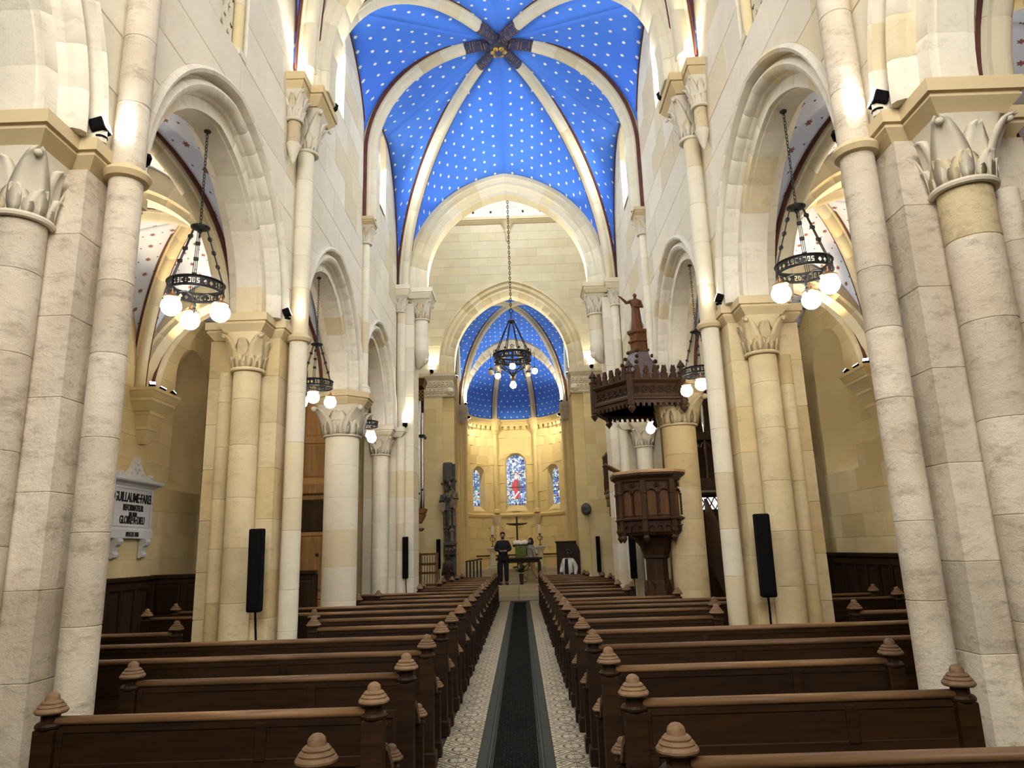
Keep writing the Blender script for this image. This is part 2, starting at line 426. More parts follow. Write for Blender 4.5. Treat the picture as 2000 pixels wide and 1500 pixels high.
def web(root, A, B, mt, name='vault_web', n=24, mcol=8):
    """ruled surface between two curves of equal length lists, metric UV, slight thickness outward"""
    A = [Vector(p) for p in A]; B = [Vector(p) for p in B]; bm = BM(); uvl = bm.loops.layers.uv.new('UVMap')
    e = B[-1] - A[-1]; e.z = 0; e.normalize()
    P = [[a.lerp(b, j / mcol) for j in range(mcol + 1)] for a, b in zip(A, B)]
    vs = [[bm.verts.new(p) for p in row] for row in P]; uvs = [[None] * (mcol + 1) for _ in P]
    for j in range(mcol + 1):
        v = 0.15
        for i in range(len(P) - 1, -1, -1):
            if i < len(P) - 1:
                d = P[i + 1][j] - P[i][j]; v += sqrt(max(0, d.length_squared - d.dot(e) ** 2))
            uvs[i][j] = (P[i][j].dot(e), v)
    for i in range(len(vs) - 1):
        for j in range(mcol):
            idx = ((i, j), (i, j + 1), (i + 1, j + 1), (i + 1, j))
            f = bm.faces.new([vs[p][q] for p, q in idx])
            for lp, (p, q) in zip(f.loops, idx): lp[uvl].uv = uvs[p][q]
    bmesh.ops.remove_doubles(bm, verts=bm.verts[:], dist=1e-5)
    bm.normal_update()
    if sum(f.normal.z for f in bm.faces) < 0: bmesh.ops.reverse_faces(bm, faces=bm.faces[:])
    o = fin(name, bm, mt, root, smooth=True, recalc=False)
    md = o.modifiers.new('t', 'SOLIDIFY'); md.thickness = .08; md.offset = 1
    return o
def qellipse(p0, p1, n=24, z0=None):
    """quarter ellipse, vertical at p0, horizontal at p1 (crown)"""
    p0 = Vector(p0); p1 = Vector(p1); r = []
    for i in range(n + 1):
        f = i / n * pi / 2; c_ = cos(f)
        r.append(Vector((p1.x + (p0.x - p1.x) * c_, p1.y + (p0.y - p1.y) * c_, p0.z + (p1.z - p0.z) * sin(f))))
    return r
def stilted(p0, zs, p1, n=24, ns=6):
    a = [Vector((p0[0], p0[1], p0[2] + (zs - p0[2]) * i / ns)) for i in range(ns)]
    return a + qellipse((p0[0], p0[1], zs), p1, n - ns)
def pointed_half(sgn, a, rise, spring, mk, n=24, d=0):
    r, cc = pointed(a, rise); R = r + d; te = acos(max(-1, min(1, -cc / R)))
    return [Vector(mk(sgn * (cc + R * cos(te * i / n)), spring + R * sin(te * i / n))) for i in range(n + 1)]
SIDE = {-1: 'left', 1: 'right'}

# ================================================================== STRUCTURE
AX = 0.027                                            # the aisle runs a hair to the right of the nave axis
ZI = 4.22                                             # impost of the arcades
# ---- floor
fl = tag(D.objects.new('floor', None), 'dark stone and timber church floor under the pews', 'floor', None, 'structure'); COL.objects.link(fl)
M_FLOOR = noisy('dark_floor_boards', (.035, .026, .018), (.020, .015, .011), 6, .6)
bm = BM(); box(bm, -7.2, 7.2, -3.6, 32, -.3, -.012); fin('floor_boards', bm, M_FLOOR, fl)
# encaustic tiles: two columns each side of the runner
def tile_mat():
    mt, n, l, p = mat('encaustic_tile')
    uv = N(n, 'ShaderNodeUVMap'); sep = N(n, 'ShaderNodeSeparateXYZ'); l.new(uv.outputs[0], sep.inputs[0])
    def mth(op, a, b=None):
        x = N(n, 'ShaderNodeMath', operation=op)
        for i, v in enumerate((a, b)):
            if v is None: continue
            if isinstance(v, (int, float)): x.inputs[i].default_value = v
            else: l.new(v, x.inputs[i])
        return x.outputs[0]
    u, v = sep.outputs[0], sep.outputs[1]              # u = 0 at the joint of the pair, 1 outside; v = -1..1 along the aisle
    av = mth('ABSOLUTE', v); s_ = mth('ADD', u, av)
    def band(x, a, b): return mth('MULTIPLY', mth('GREATER_THAN', x, a), mth('LESS_THAN', x, b))
    r = mth('SQRT', mth('ADD', mth('MULTIPLY', u, u), mth('MULTIPLY', v, v)))
    th = mth('ARCTAN2', v, u)
    pet = mth('MULTIPLY', .40, mth('ABSOLUTE', mth('COSINE', mth('MULTIPLY', th, 2.0))))
    dark = mth('MAXIMUM', band(s_, .96, 1.12), band(s_, .76, .84))
    dark = mth('MAXIMUM', dark, band(r, .41, .51))
    dark = mth('MAXIMUM', dark, mth('MULTIPLY', band(mth('SUBTRACT', pet, r), -.05, .03), mth('LESS_THAN', r, .42)))
    c1 = mth('SUBTRACT', 1.0, u); c2 = mth('SUBTRACT', 1.0, av)
    dark = mth('MAXIMUM', dark, mth('MULTIPLY', mth('GREATER_THAN', s_, 1.25), band(mth('ABSOLUTE', mth('SUBTRACT', c1, c2)), .10, .26)))
    dark = mth('MAXIMUM', dark, mth('MULTIPLY', mth('GREATER_THAN', s_, 1.2), band(mth('ADD', c1, c2), .55, .63)))
    oi = N(n, 'ShaderNodeObjectInfo'); mr = N(n, 'ShaderNodeMapRange'); l.new(oi.outputs['Random'], mr.inputs[0]); mr.inputs[3].default_value = .85; mr.inputs[4].default_value = 1.1
    c = mixrgb(n, l, (.50, .43, .29), (.055, .040, .022), dark)
    hv = N(n, 'ShaderNodeHueSaturation'); l.new(c, hv.inputs['Color']); l.new(mr.outputs[0], hv.inputs['Value'])
    l.new(hv.outputs[0], p.inputs['Base Color']); p.inputs['Roughness'].default_value = .42
    return mt
M_TILE = tile_mat()
TW = .158
def tile_mesh(flip, flop):
    bm = BM(); uvl = bm.loops.layers.uv.new('UVMap')
    h = TW / 2; g = .0022
    zt = 0.0
    rings = [[(-h + g, -h + g, -.012), (h - g, -h + g, -.012), (h - g, h - g, -.012), (-h + g, h - g, -.012)],
             [(-h + g, -h + g, zt - .0015), (h - g, -h + g, zt - .0015), (h - g, h - g, zt - .0015), (-h + g, h - g, zt - .0015)],
             [(-h + 2 * g, -h + 2 * g, zt), (h - 2 * g, -h + 2 * g, zt), (h - 2 * g, h - 2 * g, zt), (-h + 2 * g, h - 2 * g, zt)]]
    loft(bm, rings)
    for f in bm.faces:
        for lp in f.loops:
            x, y = lp.vert.co.x / TW + .5, lp.vert.co.y / TW + .5
            lp[uvl].uv = (1 - x if flip else x, 1 - y if flop else y)
    bmesh.ops.recalc_face_normals(bm, faces=bm.faces[:])
    me = D.meshes.new('tile'); bm.to_mesh(me); bm.free(); me.materials.append(M_TILE); return me
TM = {(a, b): tile_mesh(a == 0, b == 0) for a in (0, 1) for b in (0, 1)}
X_T = [AX - .620 + TW / 2, AX - .620 + TW * 1.5, AX + .304 + TW / 2, AX + .304 + TW * 1.5]
y = 5.4; rows = []
while y < 23.7: rows.append(y); y += TW
far = BM(); fuv = far.loops.layers.uv.new('UVMap')
for ri, y in enumerate(rows):
    for k, x in enumerate(X_T):
        me = TM[k % 2, ri % 2]
        if ri < 74:
            o = link('tile', me, None, fl); o.location = (x, y, 0)
        else:
            tmp = BM(); tmp.from_mesh(me); bmesh.ops.translate(tmp, vec=(x, y, 0), verts=tmp.verts[:])
            m2 = D.meshes.new('t'); tmp.to_mesh(m2); tmp.free(); far.from_mesh(m2); D.meshes.remove(m2)
tag(fin('floor_tiles', far, M_TILE, fl), kind='stuff')
def carpet_mat():
    mt, n, l, p = mat('runner_carpet')
    tc = N(n, 'ShaderNodeTexCoord'); sep = N(n, 'ShaderNodeSeparateXYZ'); l.new(tc.outputs['Object'], sep.inputs[0])
    ab = N(n, 'ShaderNodeMath', operation='ABSOLUTE'); l.new(sep.outputs[0], ab.inputs[0])
    r = N(n, 'ShaderNodeValToRGB'); r.color_ramp.interpolation = 'CONSTANT'
    G = (.058, .062, .052); K = (.006, .0075, .006); Lg = (.12, .125, .11)
    ramp(r, [(0, K), (.176, Lg), (.180, K), (.190, Lg), (.193, K), (.203, Lg), (.207, G), (.222, K), (.225, G)])
    l.new(ab.outputs[0], r.inputs[0])
    vo = N(n, 'ShaderNodeTexVoronoi'); vo.inputs['Scale'].default_value = 38; l.new(tc.outputs['Object'], vo.inputs['Vector'])
    wv = N(n, 'ShaderNodeTexWave'); wv.inputs['Scale'].default_value = 11; wv.bands_direction = 'X'; l.new(tc.outputs['Object'], wv.inputs['Vector'])
    r2 = N(n, 'ShaderNodeValToRGB'); ramp(r2, [(.30, (1, 1, 1)), (.38, (0, 0, 0))]); l.new(vo.outputs['Distance'], r2.inputs[0])
    mm = N(n, 'ShaderNodeMath', operation='MULTIPLY'); l.new(r2.outputs[0], mm.inputs[0]); l.new(wv.outputs['Fac'], mm.inputs[1])
    lt = N(n, 'ShaderNodeMath', operation='LESS_THAN'); l.new(ab.outputs[0], lt.inputs[0]); lt.inputs[1].default_value = .17
    m2 = N(n, 'ShaderNodeMath', operation='MULTIPLY'); l.new(mm.outputs[0], m2.inputs[0]); l.new(lt.outputs[0], m2.inputs[1])
    c = mixrgb(n, l, r.outputs[0], (.024, .036, .024), m2.outputs[0])
    l.new(c, p.inputs['Base Color']); p.inputs['Roughness'].default_value = .95; p.inputs['Specular IOR Level'].default_value = .05
    return mt
bm = BM(); box(bm, -.300, .300, 0, 21.6, 0, .008, .003)
o = fin('aisle_runner', bm, carpet_mat()); o.location = (AX, 1.6, -.0115)
tag(o, 'long dark green runner carpet with grey striped borders down the tiled aisle', 'carpet')

# ---- capitals
def leaf_mesh(r0, half, h, corner, zf=1.0):
    """curling leaf, rooted on the bell at +x; z from 0 to h"""
    bm = BM(); rings = []
    reach = (half * 1.36 if corner else half * 1.02)
    n = 9
    for i in range(n):
        t = i / (n - 1)
        r = r0 + .006 + (reach - r0) * t ** 2.3; z = h * zf * (t * 1.0)
        if t > .82: z -= h * .10 * ((t - .82) / .18) ** 1.5; 
        wd = (.52 * r0 + .26 * half * sin(pi * min(1, t * .9 + .1))) * (1 - .50 * t)
        th = .010 + .012 * t
        rings.append([(r, -wd, z), (r + th * 1.6, -wd * .35, z + .004), (r + th * .5, 0, z), (r + th * 1.6, wd * .35, z + .004), (r, wd, z), (r - th * .5, 0, z)])
    loft(bm, rings)
    if corner:
        sphere(bm, (reach - .006, 0, h * zf * .86), half * .115, 10, 6)
    bmesh.ops.recalc_face_normals(bm, faces=bm.faces[:])
    me = D.meshes.new('leaf'); bm.to_mesh(me); bm.free(); me.materials.append(S_CAP)
    for p in me.polygons: p.use_smooth = True
    return me
LEAVES = {}
def capital(root, cx, cy, z0, z1, r0, half, tiers=1, mt=None, octo=False):
    mt = mt or S_CAP
    bm = BM(); rings = []; n = 32; h = z1 - z0
    for j in range(9):
        t = j / 8; hh = r0 + (half * .92 - r0) * t ** 2.4; ex = 2 + 7 * t ** 2
        rg = []
        for i in range(n):
            a = 2 * pi * i / n + pi / n; c_, s_ = cos(a), sin(a)
            q = (abs(c_) ** ex + abs(s_) ** ex) ** (-1 / ex); rg.append((cx + hh * q * c_, cy + hh * q * s_, z0 + h * t))
        rings.append(rg)
    loft(bm, rings)
    tube(bm, circ(cx, cy, z0 + .012, r0 + .018, 28), .022, 8, closed=True)
    cap = fin('capital', bm, mt, root, angle=40)
    def put(key, ang, z):
        if key not in LEAVES: LEAVES[key] = leaf_mesh(*key)
        o = link('leaf', LEAVES[key], None, cap)
        if mt is not S_CAP: o.material_slots[0].link = 'OBJECT'; o.material_slots[0].material = mt
        off = Vector((0, 0, 0)); q = cap
        while q: off += q.location; q = q.parent
        o.location = Vector((cx, cy, z)) - off; o.rotation_euler = (0, 0, ang)
    r3 = lambda x: round(x, 3)
    if tiers == 2:
        for k in range(12): put((r3(r0), r3(r0 + (half - r0) * .42), r3(h * .5), False), pi / 6 * k, z0 + .03)
    for k in range(4):
        put((r3(r0), r3(half), r3(h * .96), True), pi / 4 + pi / 2 * k, z0 + .02)
        put((r3(r0), r3(half * .95), r3(h * .84), False), pi / 2 * k, z0 + .02)
    if tiers == 1:
        for k in range(8): put((r3(r0), r3(r0 + (half - r0) * .35), r3(h * .42), False), pi / 8 + pi / 4 * k, z0 + .02)
    return cap
def abacus_slab(bm, x0, x1, y0, y1, z0, z1, e=.10, flat=.45):
    """moulded slab: splayed below, a groove, then a plain fascia"""
    if x0 > x1: x0, x1 = x1, x0
    def rc(i, z): return [(x0 - i, y0 - i, z), (x1 + i, y0 - i, z), (x1 + i, y1 + i, z), (x0 - i, y1 + i, z)]
    h = z1 - z0; zm = z1 - h * flat
    loft(bm, [rc(0, z0), rc(e * .8, zm - .03), rc(e * .80, zm - .018), rc(e * .72, zm - .016), rc(e * .72, zm - .004), rc(e, zm), rc(e, z1 - .006), rc(e - .006, z1)])

# ---- compound piers and round columns of the arcades
HS = [0.0, .46, .98, 1.46, 2.0, 2.55, 3.05, 3.58, 4.02]
HR = [0.0, .62, 1.15, 1.70, 2.22, 2.78, 3.28, 3.62]
def base(bm, cx, cy, r):
    blockz(bm, cx - r - .09, cx + r + .09, cy - r - .09, cy + r + .09, 0, .16)
    lathe(bm, [(r + .085, .16), (r + .095, .19), (r + .085, .22), (r + .045, .235), (r + .03, .26), (r + .05, .28), (r + .045, .30), (r, .315)], 24, (cx, cy, 0))
def pier(s, Yp, lab, west=True):
    root = thing('pier', lab, 'pier', (s * 2.8, Yp, 0), kind='structure')
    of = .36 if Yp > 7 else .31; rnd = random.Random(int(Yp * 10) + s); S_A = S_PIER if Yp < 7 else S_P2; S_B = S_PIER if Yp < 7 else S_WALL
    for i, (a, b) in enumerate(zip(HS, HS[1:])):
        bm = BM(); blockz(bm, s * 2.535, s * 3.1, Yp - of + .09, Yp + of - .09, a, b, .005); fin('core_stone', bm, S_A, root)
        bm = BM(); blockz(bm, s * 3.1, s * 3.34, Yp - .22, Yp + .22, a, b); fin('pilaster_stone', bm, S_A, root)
    for a, b in zip(HR, HR[1:]):
        for sy in (-1, 1):
            bm = BM(); drum(bm, s * 2.85, Yp + sy * of, .148, max(a, .3), b); fin('respond_drum', bm, S_A, root, angle=35)
            bm = BM(); drum(bm, s * 3.12, Yp + sy * .27, .075, a, b, n=16); fin('roll_drum', bm, S_A, root, angle=35)
    j = rnd.uniform(-.12, .12); hs = [.3, .75 + j, 1.25, 1.8 + j, 2.3 - j, 2.85, 3.35 + j, 4.05]
    hs += [4.12, 4.62 + j, 5.1, 5.55 - j, 6.1, 6.5]
    if Yp < 7: hs += [7.1, 7.7, 8.3, 8.9, 9.5, 10.4]
    for a, b in zip(hs, hs[1:]):
        bm = BM(); drum(bm, s * 2.41, Yp, .104, a, b); fin('shaft_drum', bm, S_B, root, angle=35)
    bm = BM(); lathe(bm, [(.104, 4.03), (.135, 4.04), (.152, 4.075), (.135, 4.105), (.116, 4.115), (.104, 4.13)], 26, (s * 2.41, Yp, 0)); fin('shaft_ring', bm, S_ABA, root, angle=40)
    bm = BM(); base(bm, s * 2.41, Yp, .104); fin('shaft_base', bm, S_PIER, root, angle=40)
    for sy in (-1, 1):
        bm = BM(); base(bm, s * 2.85, Yp + sy * of, .148); fin('respond_base', bm, S_PIER, root, angle=40)
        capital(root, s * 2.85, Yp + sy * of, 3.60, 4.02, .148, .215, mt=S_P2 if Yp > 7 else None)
    bm = BM()
    abacus_slab(bm, s * 2.545, s * 3.3, Yp - of + .125, Yp + of - .125, 4.02, ZI, .08)
    abacus_slab(bm, s * 2.66, s * 3.06, Yp - of - .175, Yp + of + .175, 4.02, ZI, .085)
    fin('abacus', bm, S_ABA, root)
    if 7 < Yp < 9:
        capital(root, s * 2.40, Yp + .02, 6.48, 7.02, .104, .23)
        # the little colonnette with its own capital for the western diagonal rib
        bm = BM(); lathe(bm, [(.005, 6.12), (.03, 6.16), (.075, 6.32), (.09, 6.36), (.075, 6.38)], 18, (s * 2.43, Yp - .42, 0)); fin('corbel', bm, S_CAP, root, angle=40)
        bm = BM(); drum(bm, s * 2.43, Yp - .42, .075, 6.38, 6.66, n=18); fin('colonnette', bm, S_PIER, root, angle=35)
        capital(root, s * 2.43, Yp - .42, 6.66, 7.04, .075, .14)
        bm = BM(); abacus_slab(bm, s * 2.22, s * 2.5, Yp - .22, Yp + .30, 7.02, 7.26, .09); abacus_slab(bm, s * 2.34, s * 2.5, Yp - .52, Yp - .30, 7.02, 7.26, .06); fin('impost_abacus', bm, S_ABA, root)
    return root
PIERY = [0.37, 4.24, 7.97]
PL = {(-1, 0.37): 'stone compound pier behind the camera on the left', (1, 0.37): 'stone compound pier behind the camera on the right',
      (-1, 4.24): 'tall pale stone compound pier nearest on the left, filling the left edge',
      (1, 4.24): 'tall pitted grey stone compound pier nearest on the right, filling the right edge',
      (-1, 7.97): 'yellowish compound pier with black column speaker, left, before the plaque wall',
      (1, 7.97): 'orange-yellow compound pier with black column speaker, right, next to the pulpit column'}
for s in (-1, 1):
    for Yp in PIERY: pier(s, Yp, PL[(s, Yp)])
def column(s):
    Yc = 11.7; x = s * 2.8
    root = thing('round_column', 'thick round column with leafy capital, ' + ('left, beside the wooden organ case' if s < 0 else 'right, behind the carved wooden pulpit'), 'column', (x, Yc, 0), kind='structure')
    hs = [.34, .9, 1.42, 1.98, 2.5, 3.02, 3.5]
    for a, b in zip(hs, hs[1:]):
        bm = BM(); drum(bm, x, Yc, .275, a, b, n=36); fin('column_drum', bm, S_WALL if s < 0 else S_P2, root, angle=35)
    bm = BM(); base(bm, x, Yc, .28); fin('column_base', bm, S_PIER, root, angle=40)
    capital(root, x, Yc, 3.5, 4.0, .275, .40, tiers=2, mt=None if s < 0 else S_P2)
    bm = BM()
    def oc(r, z): return [(x + r * 1.06 * cos(pi / 8 + pi / 4 * i), Yc + r * 1.06 * sin(pi / 8 + pi / 4 * i), z) for i in range(8)]
    loft(bm, [oc(.40, 4.0), oc(.47, 4.09), oc(.47, 4.10), oc(.455, 4.105), oc(.455, 4.12), oc(.49, 4.125), oc(.49, ZI - .005), oc(.485, ZI)])
    fin('abacus', bm, S_ABA, root)
    for a, b in ((4.40, 4.95), (4.95, 5.5), (5.5, 6.0), (6.0, 6.5), (6.5, 6.95)):
        bm = BM(); drum(bm, s * 2.46, Yc, .072, a, b, n=18); fin('wall_shaft_drum', bm, S_WALL, root, angle=35)
    bm = BM(); lathe(bm, [(.12, ZI), (.12, 4.30), (.105, 4.32), (.115, 4.34), (.09, 4.37), (.072, 4.40)], 20, (s * 2.46, Yc, 0)); fin('wall_shaft_base', bm, S_WALL, root, angle=40)
    capital(root, s * 2.46, Yc, 6.95, 7.28, .072, .15)
    bm = BM(); abacus_slab(bm, s * 2.36, s * 2.5, Yc - .14, Yc + .14, 7.28, 7.42, .06); fin('impost_abacus', bm, S_ABA, root)
for s in (-1, 1): column(s)

# ---- arcade arches
INNER = [(2.66, .012), (2.705, .012), (2.71, 0), (2.89, 0), (2.895, .012), (2.94, .012), (2.95, .17), (2.65, .17)]
OUTER = [(2.66, .12), (2.625, .125), (2.605, .145), (2.565, .142), (2.525, .165), (2.508, .20), (2.525, .235), (2.56, .255), (2.590, .258), (2.592, .285), (2.502, .288), (2.470, .297), (2.455, .325), (2.470, .352), (2.5, .362), (3.13, .362), (3.13, .29), (3.09, .24), (2.98, .14), (2.94, .12)]
ARC = [(2.35, 1.38, 1.48, 'arcade arch overhead at the very edge of the view'), (6.12, 1.29, 1.46, 'arcade arch between the two nearest piers'),
       (10.02, 1.33, 1.48, 'arcade arch between the speaker pier and the round column'), (13.38, 1.33, 1.48, 'farthest arcade arch, beyond the round column')]
for s in (-1, 1):
    for yc, a, rise, lab in ARC:
        root = thing('arcade_arch', lab + (', left side' if s < 0 else ', right side'), 'arch', (s * 2.8, yc, ZI), kind='structure')
        mf = lambda u, w_, z: (s * w_, yc + u, z)
        arch_ring(root, mf, INNER, a, rise, ZI, 7, S_ARCH, 'soffit_voussoir')
        arch_ring(root, mf, OUTER, a, rise, ZI, 9, S_ARCH, 'moulded_voussoir')

# ---- nave walls
CLER = [(2.3, .30, 8.4, 9.8), (6.1, .30, 8.5, 9.8), (9.8, .30, 8.4, 9.65), (13.4, .30, 8.5, 9.85)]
def pane_mat(name, col, st):
    return plain(name, (.8, .85, .9), .2, 0, col, st)
M_DAY = pane_mat('daylit_plain_glass', (.85, .93, 1.0), 1.6); M_AFILL = pane_mat('aisle_fill_glass', (.95, .97, 1.0), 9.0)  # second glass glows strongly, for unseen aisle windows added to brighten the aisles
WN = [0]
def window_splay(mapf, uc, hw, zlo, zs, depth, hw2, zlo2, zs2, pmat, label, smat, bars=True, n=14):
    """reveal narrowing from the wall opening to a glazed lancet"""
    WN[0] += 1
    root = thing('window_%d' % WN[0], label, 'window', mapf(uc, 0, zlo), kind='structure')
    def outline(hw, zl, zs, w_): return [mapf(uc - hw, w_, zl)] + [mapf(uc - hw * cos(pi * i / n), w_, zs + hw * sin(pi * i / n)) for i in range(n + 1)] + [mapf(uc + hw, w_, zl)]
    A = outline(hw, zlo, zs, 0.004); B = outline(hw2, zlo2, zs2, depth); C = outline(hw2 + .03, zlo2 - .03, zs2, depth + .05); Dd = outline(hw + .12, zlo - .1, zs, .05)
    bm = BM(); loft(bm, [A, B, C, Dd], closed=True, caps=False); fin('reveal', bm, smat, root, recalc=False, angle=30)
    bm = BM(); r = outline(hw2, zlo2, zs2, depth + .02); loft(bm, [r, outline(hw2, zlo2, zs2, depth + .03)]); pn = fin('pane', bm, pmat, root)
    if bars:
        bm = BM(); k = 0; z = zlo2 + .35
        while z < zs2 + hw2 * .6:
            bar(bm, mapf(uc - hw2, depth + .01, z), mapf(uc + hw2, depth + .01, z), .018, .018); z += .38
        bar(bm, mapf(uc, depth + .01, zlo2), mapf(uc, depth + .01, zs2 + hw2), .014, .014)
        fin('glazing_bars', bm, M_IRON, root)
    return root
for s in (-1, 1):
    wl = thing('wall_' + SIDE[s], 'tall pale ashlar nave wall above the %s arcade' % SIDE[s], 'wall', (s * 2.5, 8, ZI), kind='structure')
    mf = lambda u, w_, z: (s * (2.5 + w_), u, z)
    ops = [arch_open(yc, a, rise, ZI, .36, ZI) for yc, a, rise, lab in ARC]
    ops += [lancet_open(*c) for c in CLER if c[0] != 6.1]
    ops += [(6.44, 7.9, lambda z: 5.60, lambda z: 6.22)]
    ashlar(wl, mf, .4, 15.22, ZI, 10.25, ops, S_WALL, hc=.47, L=1.0, th=.55, breaks=(6.44, 7.9, 8.4), limit=296, seed=3 + s)
    bm = BM(); box(bm, s * 2.5, s * 3.1, -3.4, .4, 0, 10.6); box(bm, s * 3.04, s * 3.14, .4, 15.3, 6.4, 11.0); fin('masonry_slab', bm, S_WALL, wl)
    for i, c in enumerate(CLER):
        if c[0] == 6.1: continue
        yc, hw, zl, zs = c
        window_splay(mf, yc, hw, zl, zs, .42, .17, zl + .22, zs, M_DAY, 'narrow pale lancet high in the %s nave wall, %s' % (SIDE[s], ('above the camera', '', 'under the near half of the blue vault', 'under the far half of the blue vault')[i]), S_WALL, bars=False)
    # pierced triforium slab with its colonnette
    tf = thing('triforium_grille', 'pierced stone tracery panel in the upper nave wall, ' + SIDE[s] + ' side', 'tracery', (s * 2.64, 5.9, 6.44), kind='structure')
    bm = BM(); ncol, nrow = 22, 44; y0, y1, z0, z1 = 5.60, 6.06, 6.44, 7.9
    keep = lambda i, j: not (((i % 7) in (2, 3, 4) and (j % 9) in (2, 3, 4, 5, 6)) and not ((i % 7) != 3 and (j % 9) in (2, 6)) or ((i % 7) == 6 and (j % 9) in (8, 0)) or ((i % 7) in (0, 5) and (j % 9) in (0,)))
    vv_ = [[bm.verts.new((s * 2.62, y0 + (y1 - y0) * i / ncol, z0 + (z1 - z0) * j / nrow)) for j in range(nrow + 1)] for i in range(ncol + 1)]
    for i in range(ncol):
        for j in range(nrow):
            if keep(i, j): bm.faces.new((vv_[i][j], vv_[i + 1][j], vv_[i + 1][j + 1], vv_[i][j + 1]))
    bmesh.ops.delete(bm, geom=[v for v in bm.verts if not v.link_faces], context='VERTS')
    o = fin('pierced_slab', bm, S_RIB, tf); md = o.modifiers.new('t', 'SOLIDIFY'); md.thickness = .06; md.offset = 0
    bm = BM(); drum(bm, s * 2.56, 6.12, .055, 6.52, 7.05, n=16); fin('colonnette', bm, S_YEL, tf, angle=35)
    bm = BM(); drum(bm, s * 2.56, 6.12, .055, 7.05, 7.9, n=16); fin('colonnette', bm, S_WALL, tf, angle=35)
    bm = BM(); blockz(bm, s * 2.49, s * 2.64, 6.04, 6.20, 6.44, 6.52); fin('colonnette_base', bm, S_WALL, tf)
    bm = BM(); box(bm, s * 2.80, s * 2.84, 5.55, 6.25, 6.3, 8.0); fin('dark_gallery_back', bm, S_YEL, tf)

# ================================================================== NAVE VAULT
def painted_mat():
    mt, n, l, p = mat('painted_rib_pattern')
    tc = N(n, 'ShaderNodeNewGeometry'); 
    wv = N(n, 'ShaderNodeTexWave'); wv.inputs['Scale'].default_value = 3.2; wv.wave_type = 'RINGS'; wv.rings_direction = 'SPHERICAL'
    mp = N(n, 'ShaderNodeMapping'); mp.inputs['Location'].default_value = (0, -11.7, -11.05); l.new(tc.outputs['Position'], mp.inputs[0]); l.new(mp.outputs[0], wv.inputs[0])
    ck = N(n, 'ShaderNodeTexChecker'); ck.inputs['Scale'].default_value = 9; l.new(mp.outputs[0], ck.inputs[0])
    r = N(n, 'ShaderNodeValToRGB'); r.color_ramp.interpolation = 'CONSTANT'
    ramp(r, [(0, (.035, .045, .12)), (.45, (.42, .26, .12)), (.62, (.25, .05, .03)), (.75, (.02, .02, .04))]); l.new(wv.outputs['Fac'], r.inputs[0])
    c = mixrgb(n, l, r.outputs[0], (.03, .035, .08), ck.outputs['Fac'])
    l.new(c, p.inputs['Base Color']); p.inputs['Roughness'].default_value = .7
    return mt
M_PAINT = painted_mat()
TPROF = [(-.27, .44), (-.27, .17), (-.24, .155), (-.225, .12), (-.19, .09), (-.185, .03), (-.15, 0), (.15, 0), (.185, .03), (.19, .09), (.225, .12), (.24, .155), (.27, .17), (.27, .44)]
def trans_arch(name, lab, Yc, a, rise, spring, z0, prof, mt, nv=11):
    root = thing(name, lab, 'arch', (0, Yc, z0), kind='structure')
    mf = lambda u, w_, z: (u, Yc + w_, z)
    arch_ring(root, mf, prof, a, rise, spring, nv, mt, 'voussoir')
    for h in (-1, 1):
        bm = BM(); p2 = inset_prof(prof, .965)
        loft(bm, [[mf(h * (a + d_), w_, z) for w_, d_ in pr] for z, pr in ((z0, p2), (z0 + .007, prof), (spring - .007, prof), (spring, p2))])
        fin('springer', bm, mt, root, angle=35)
    return root
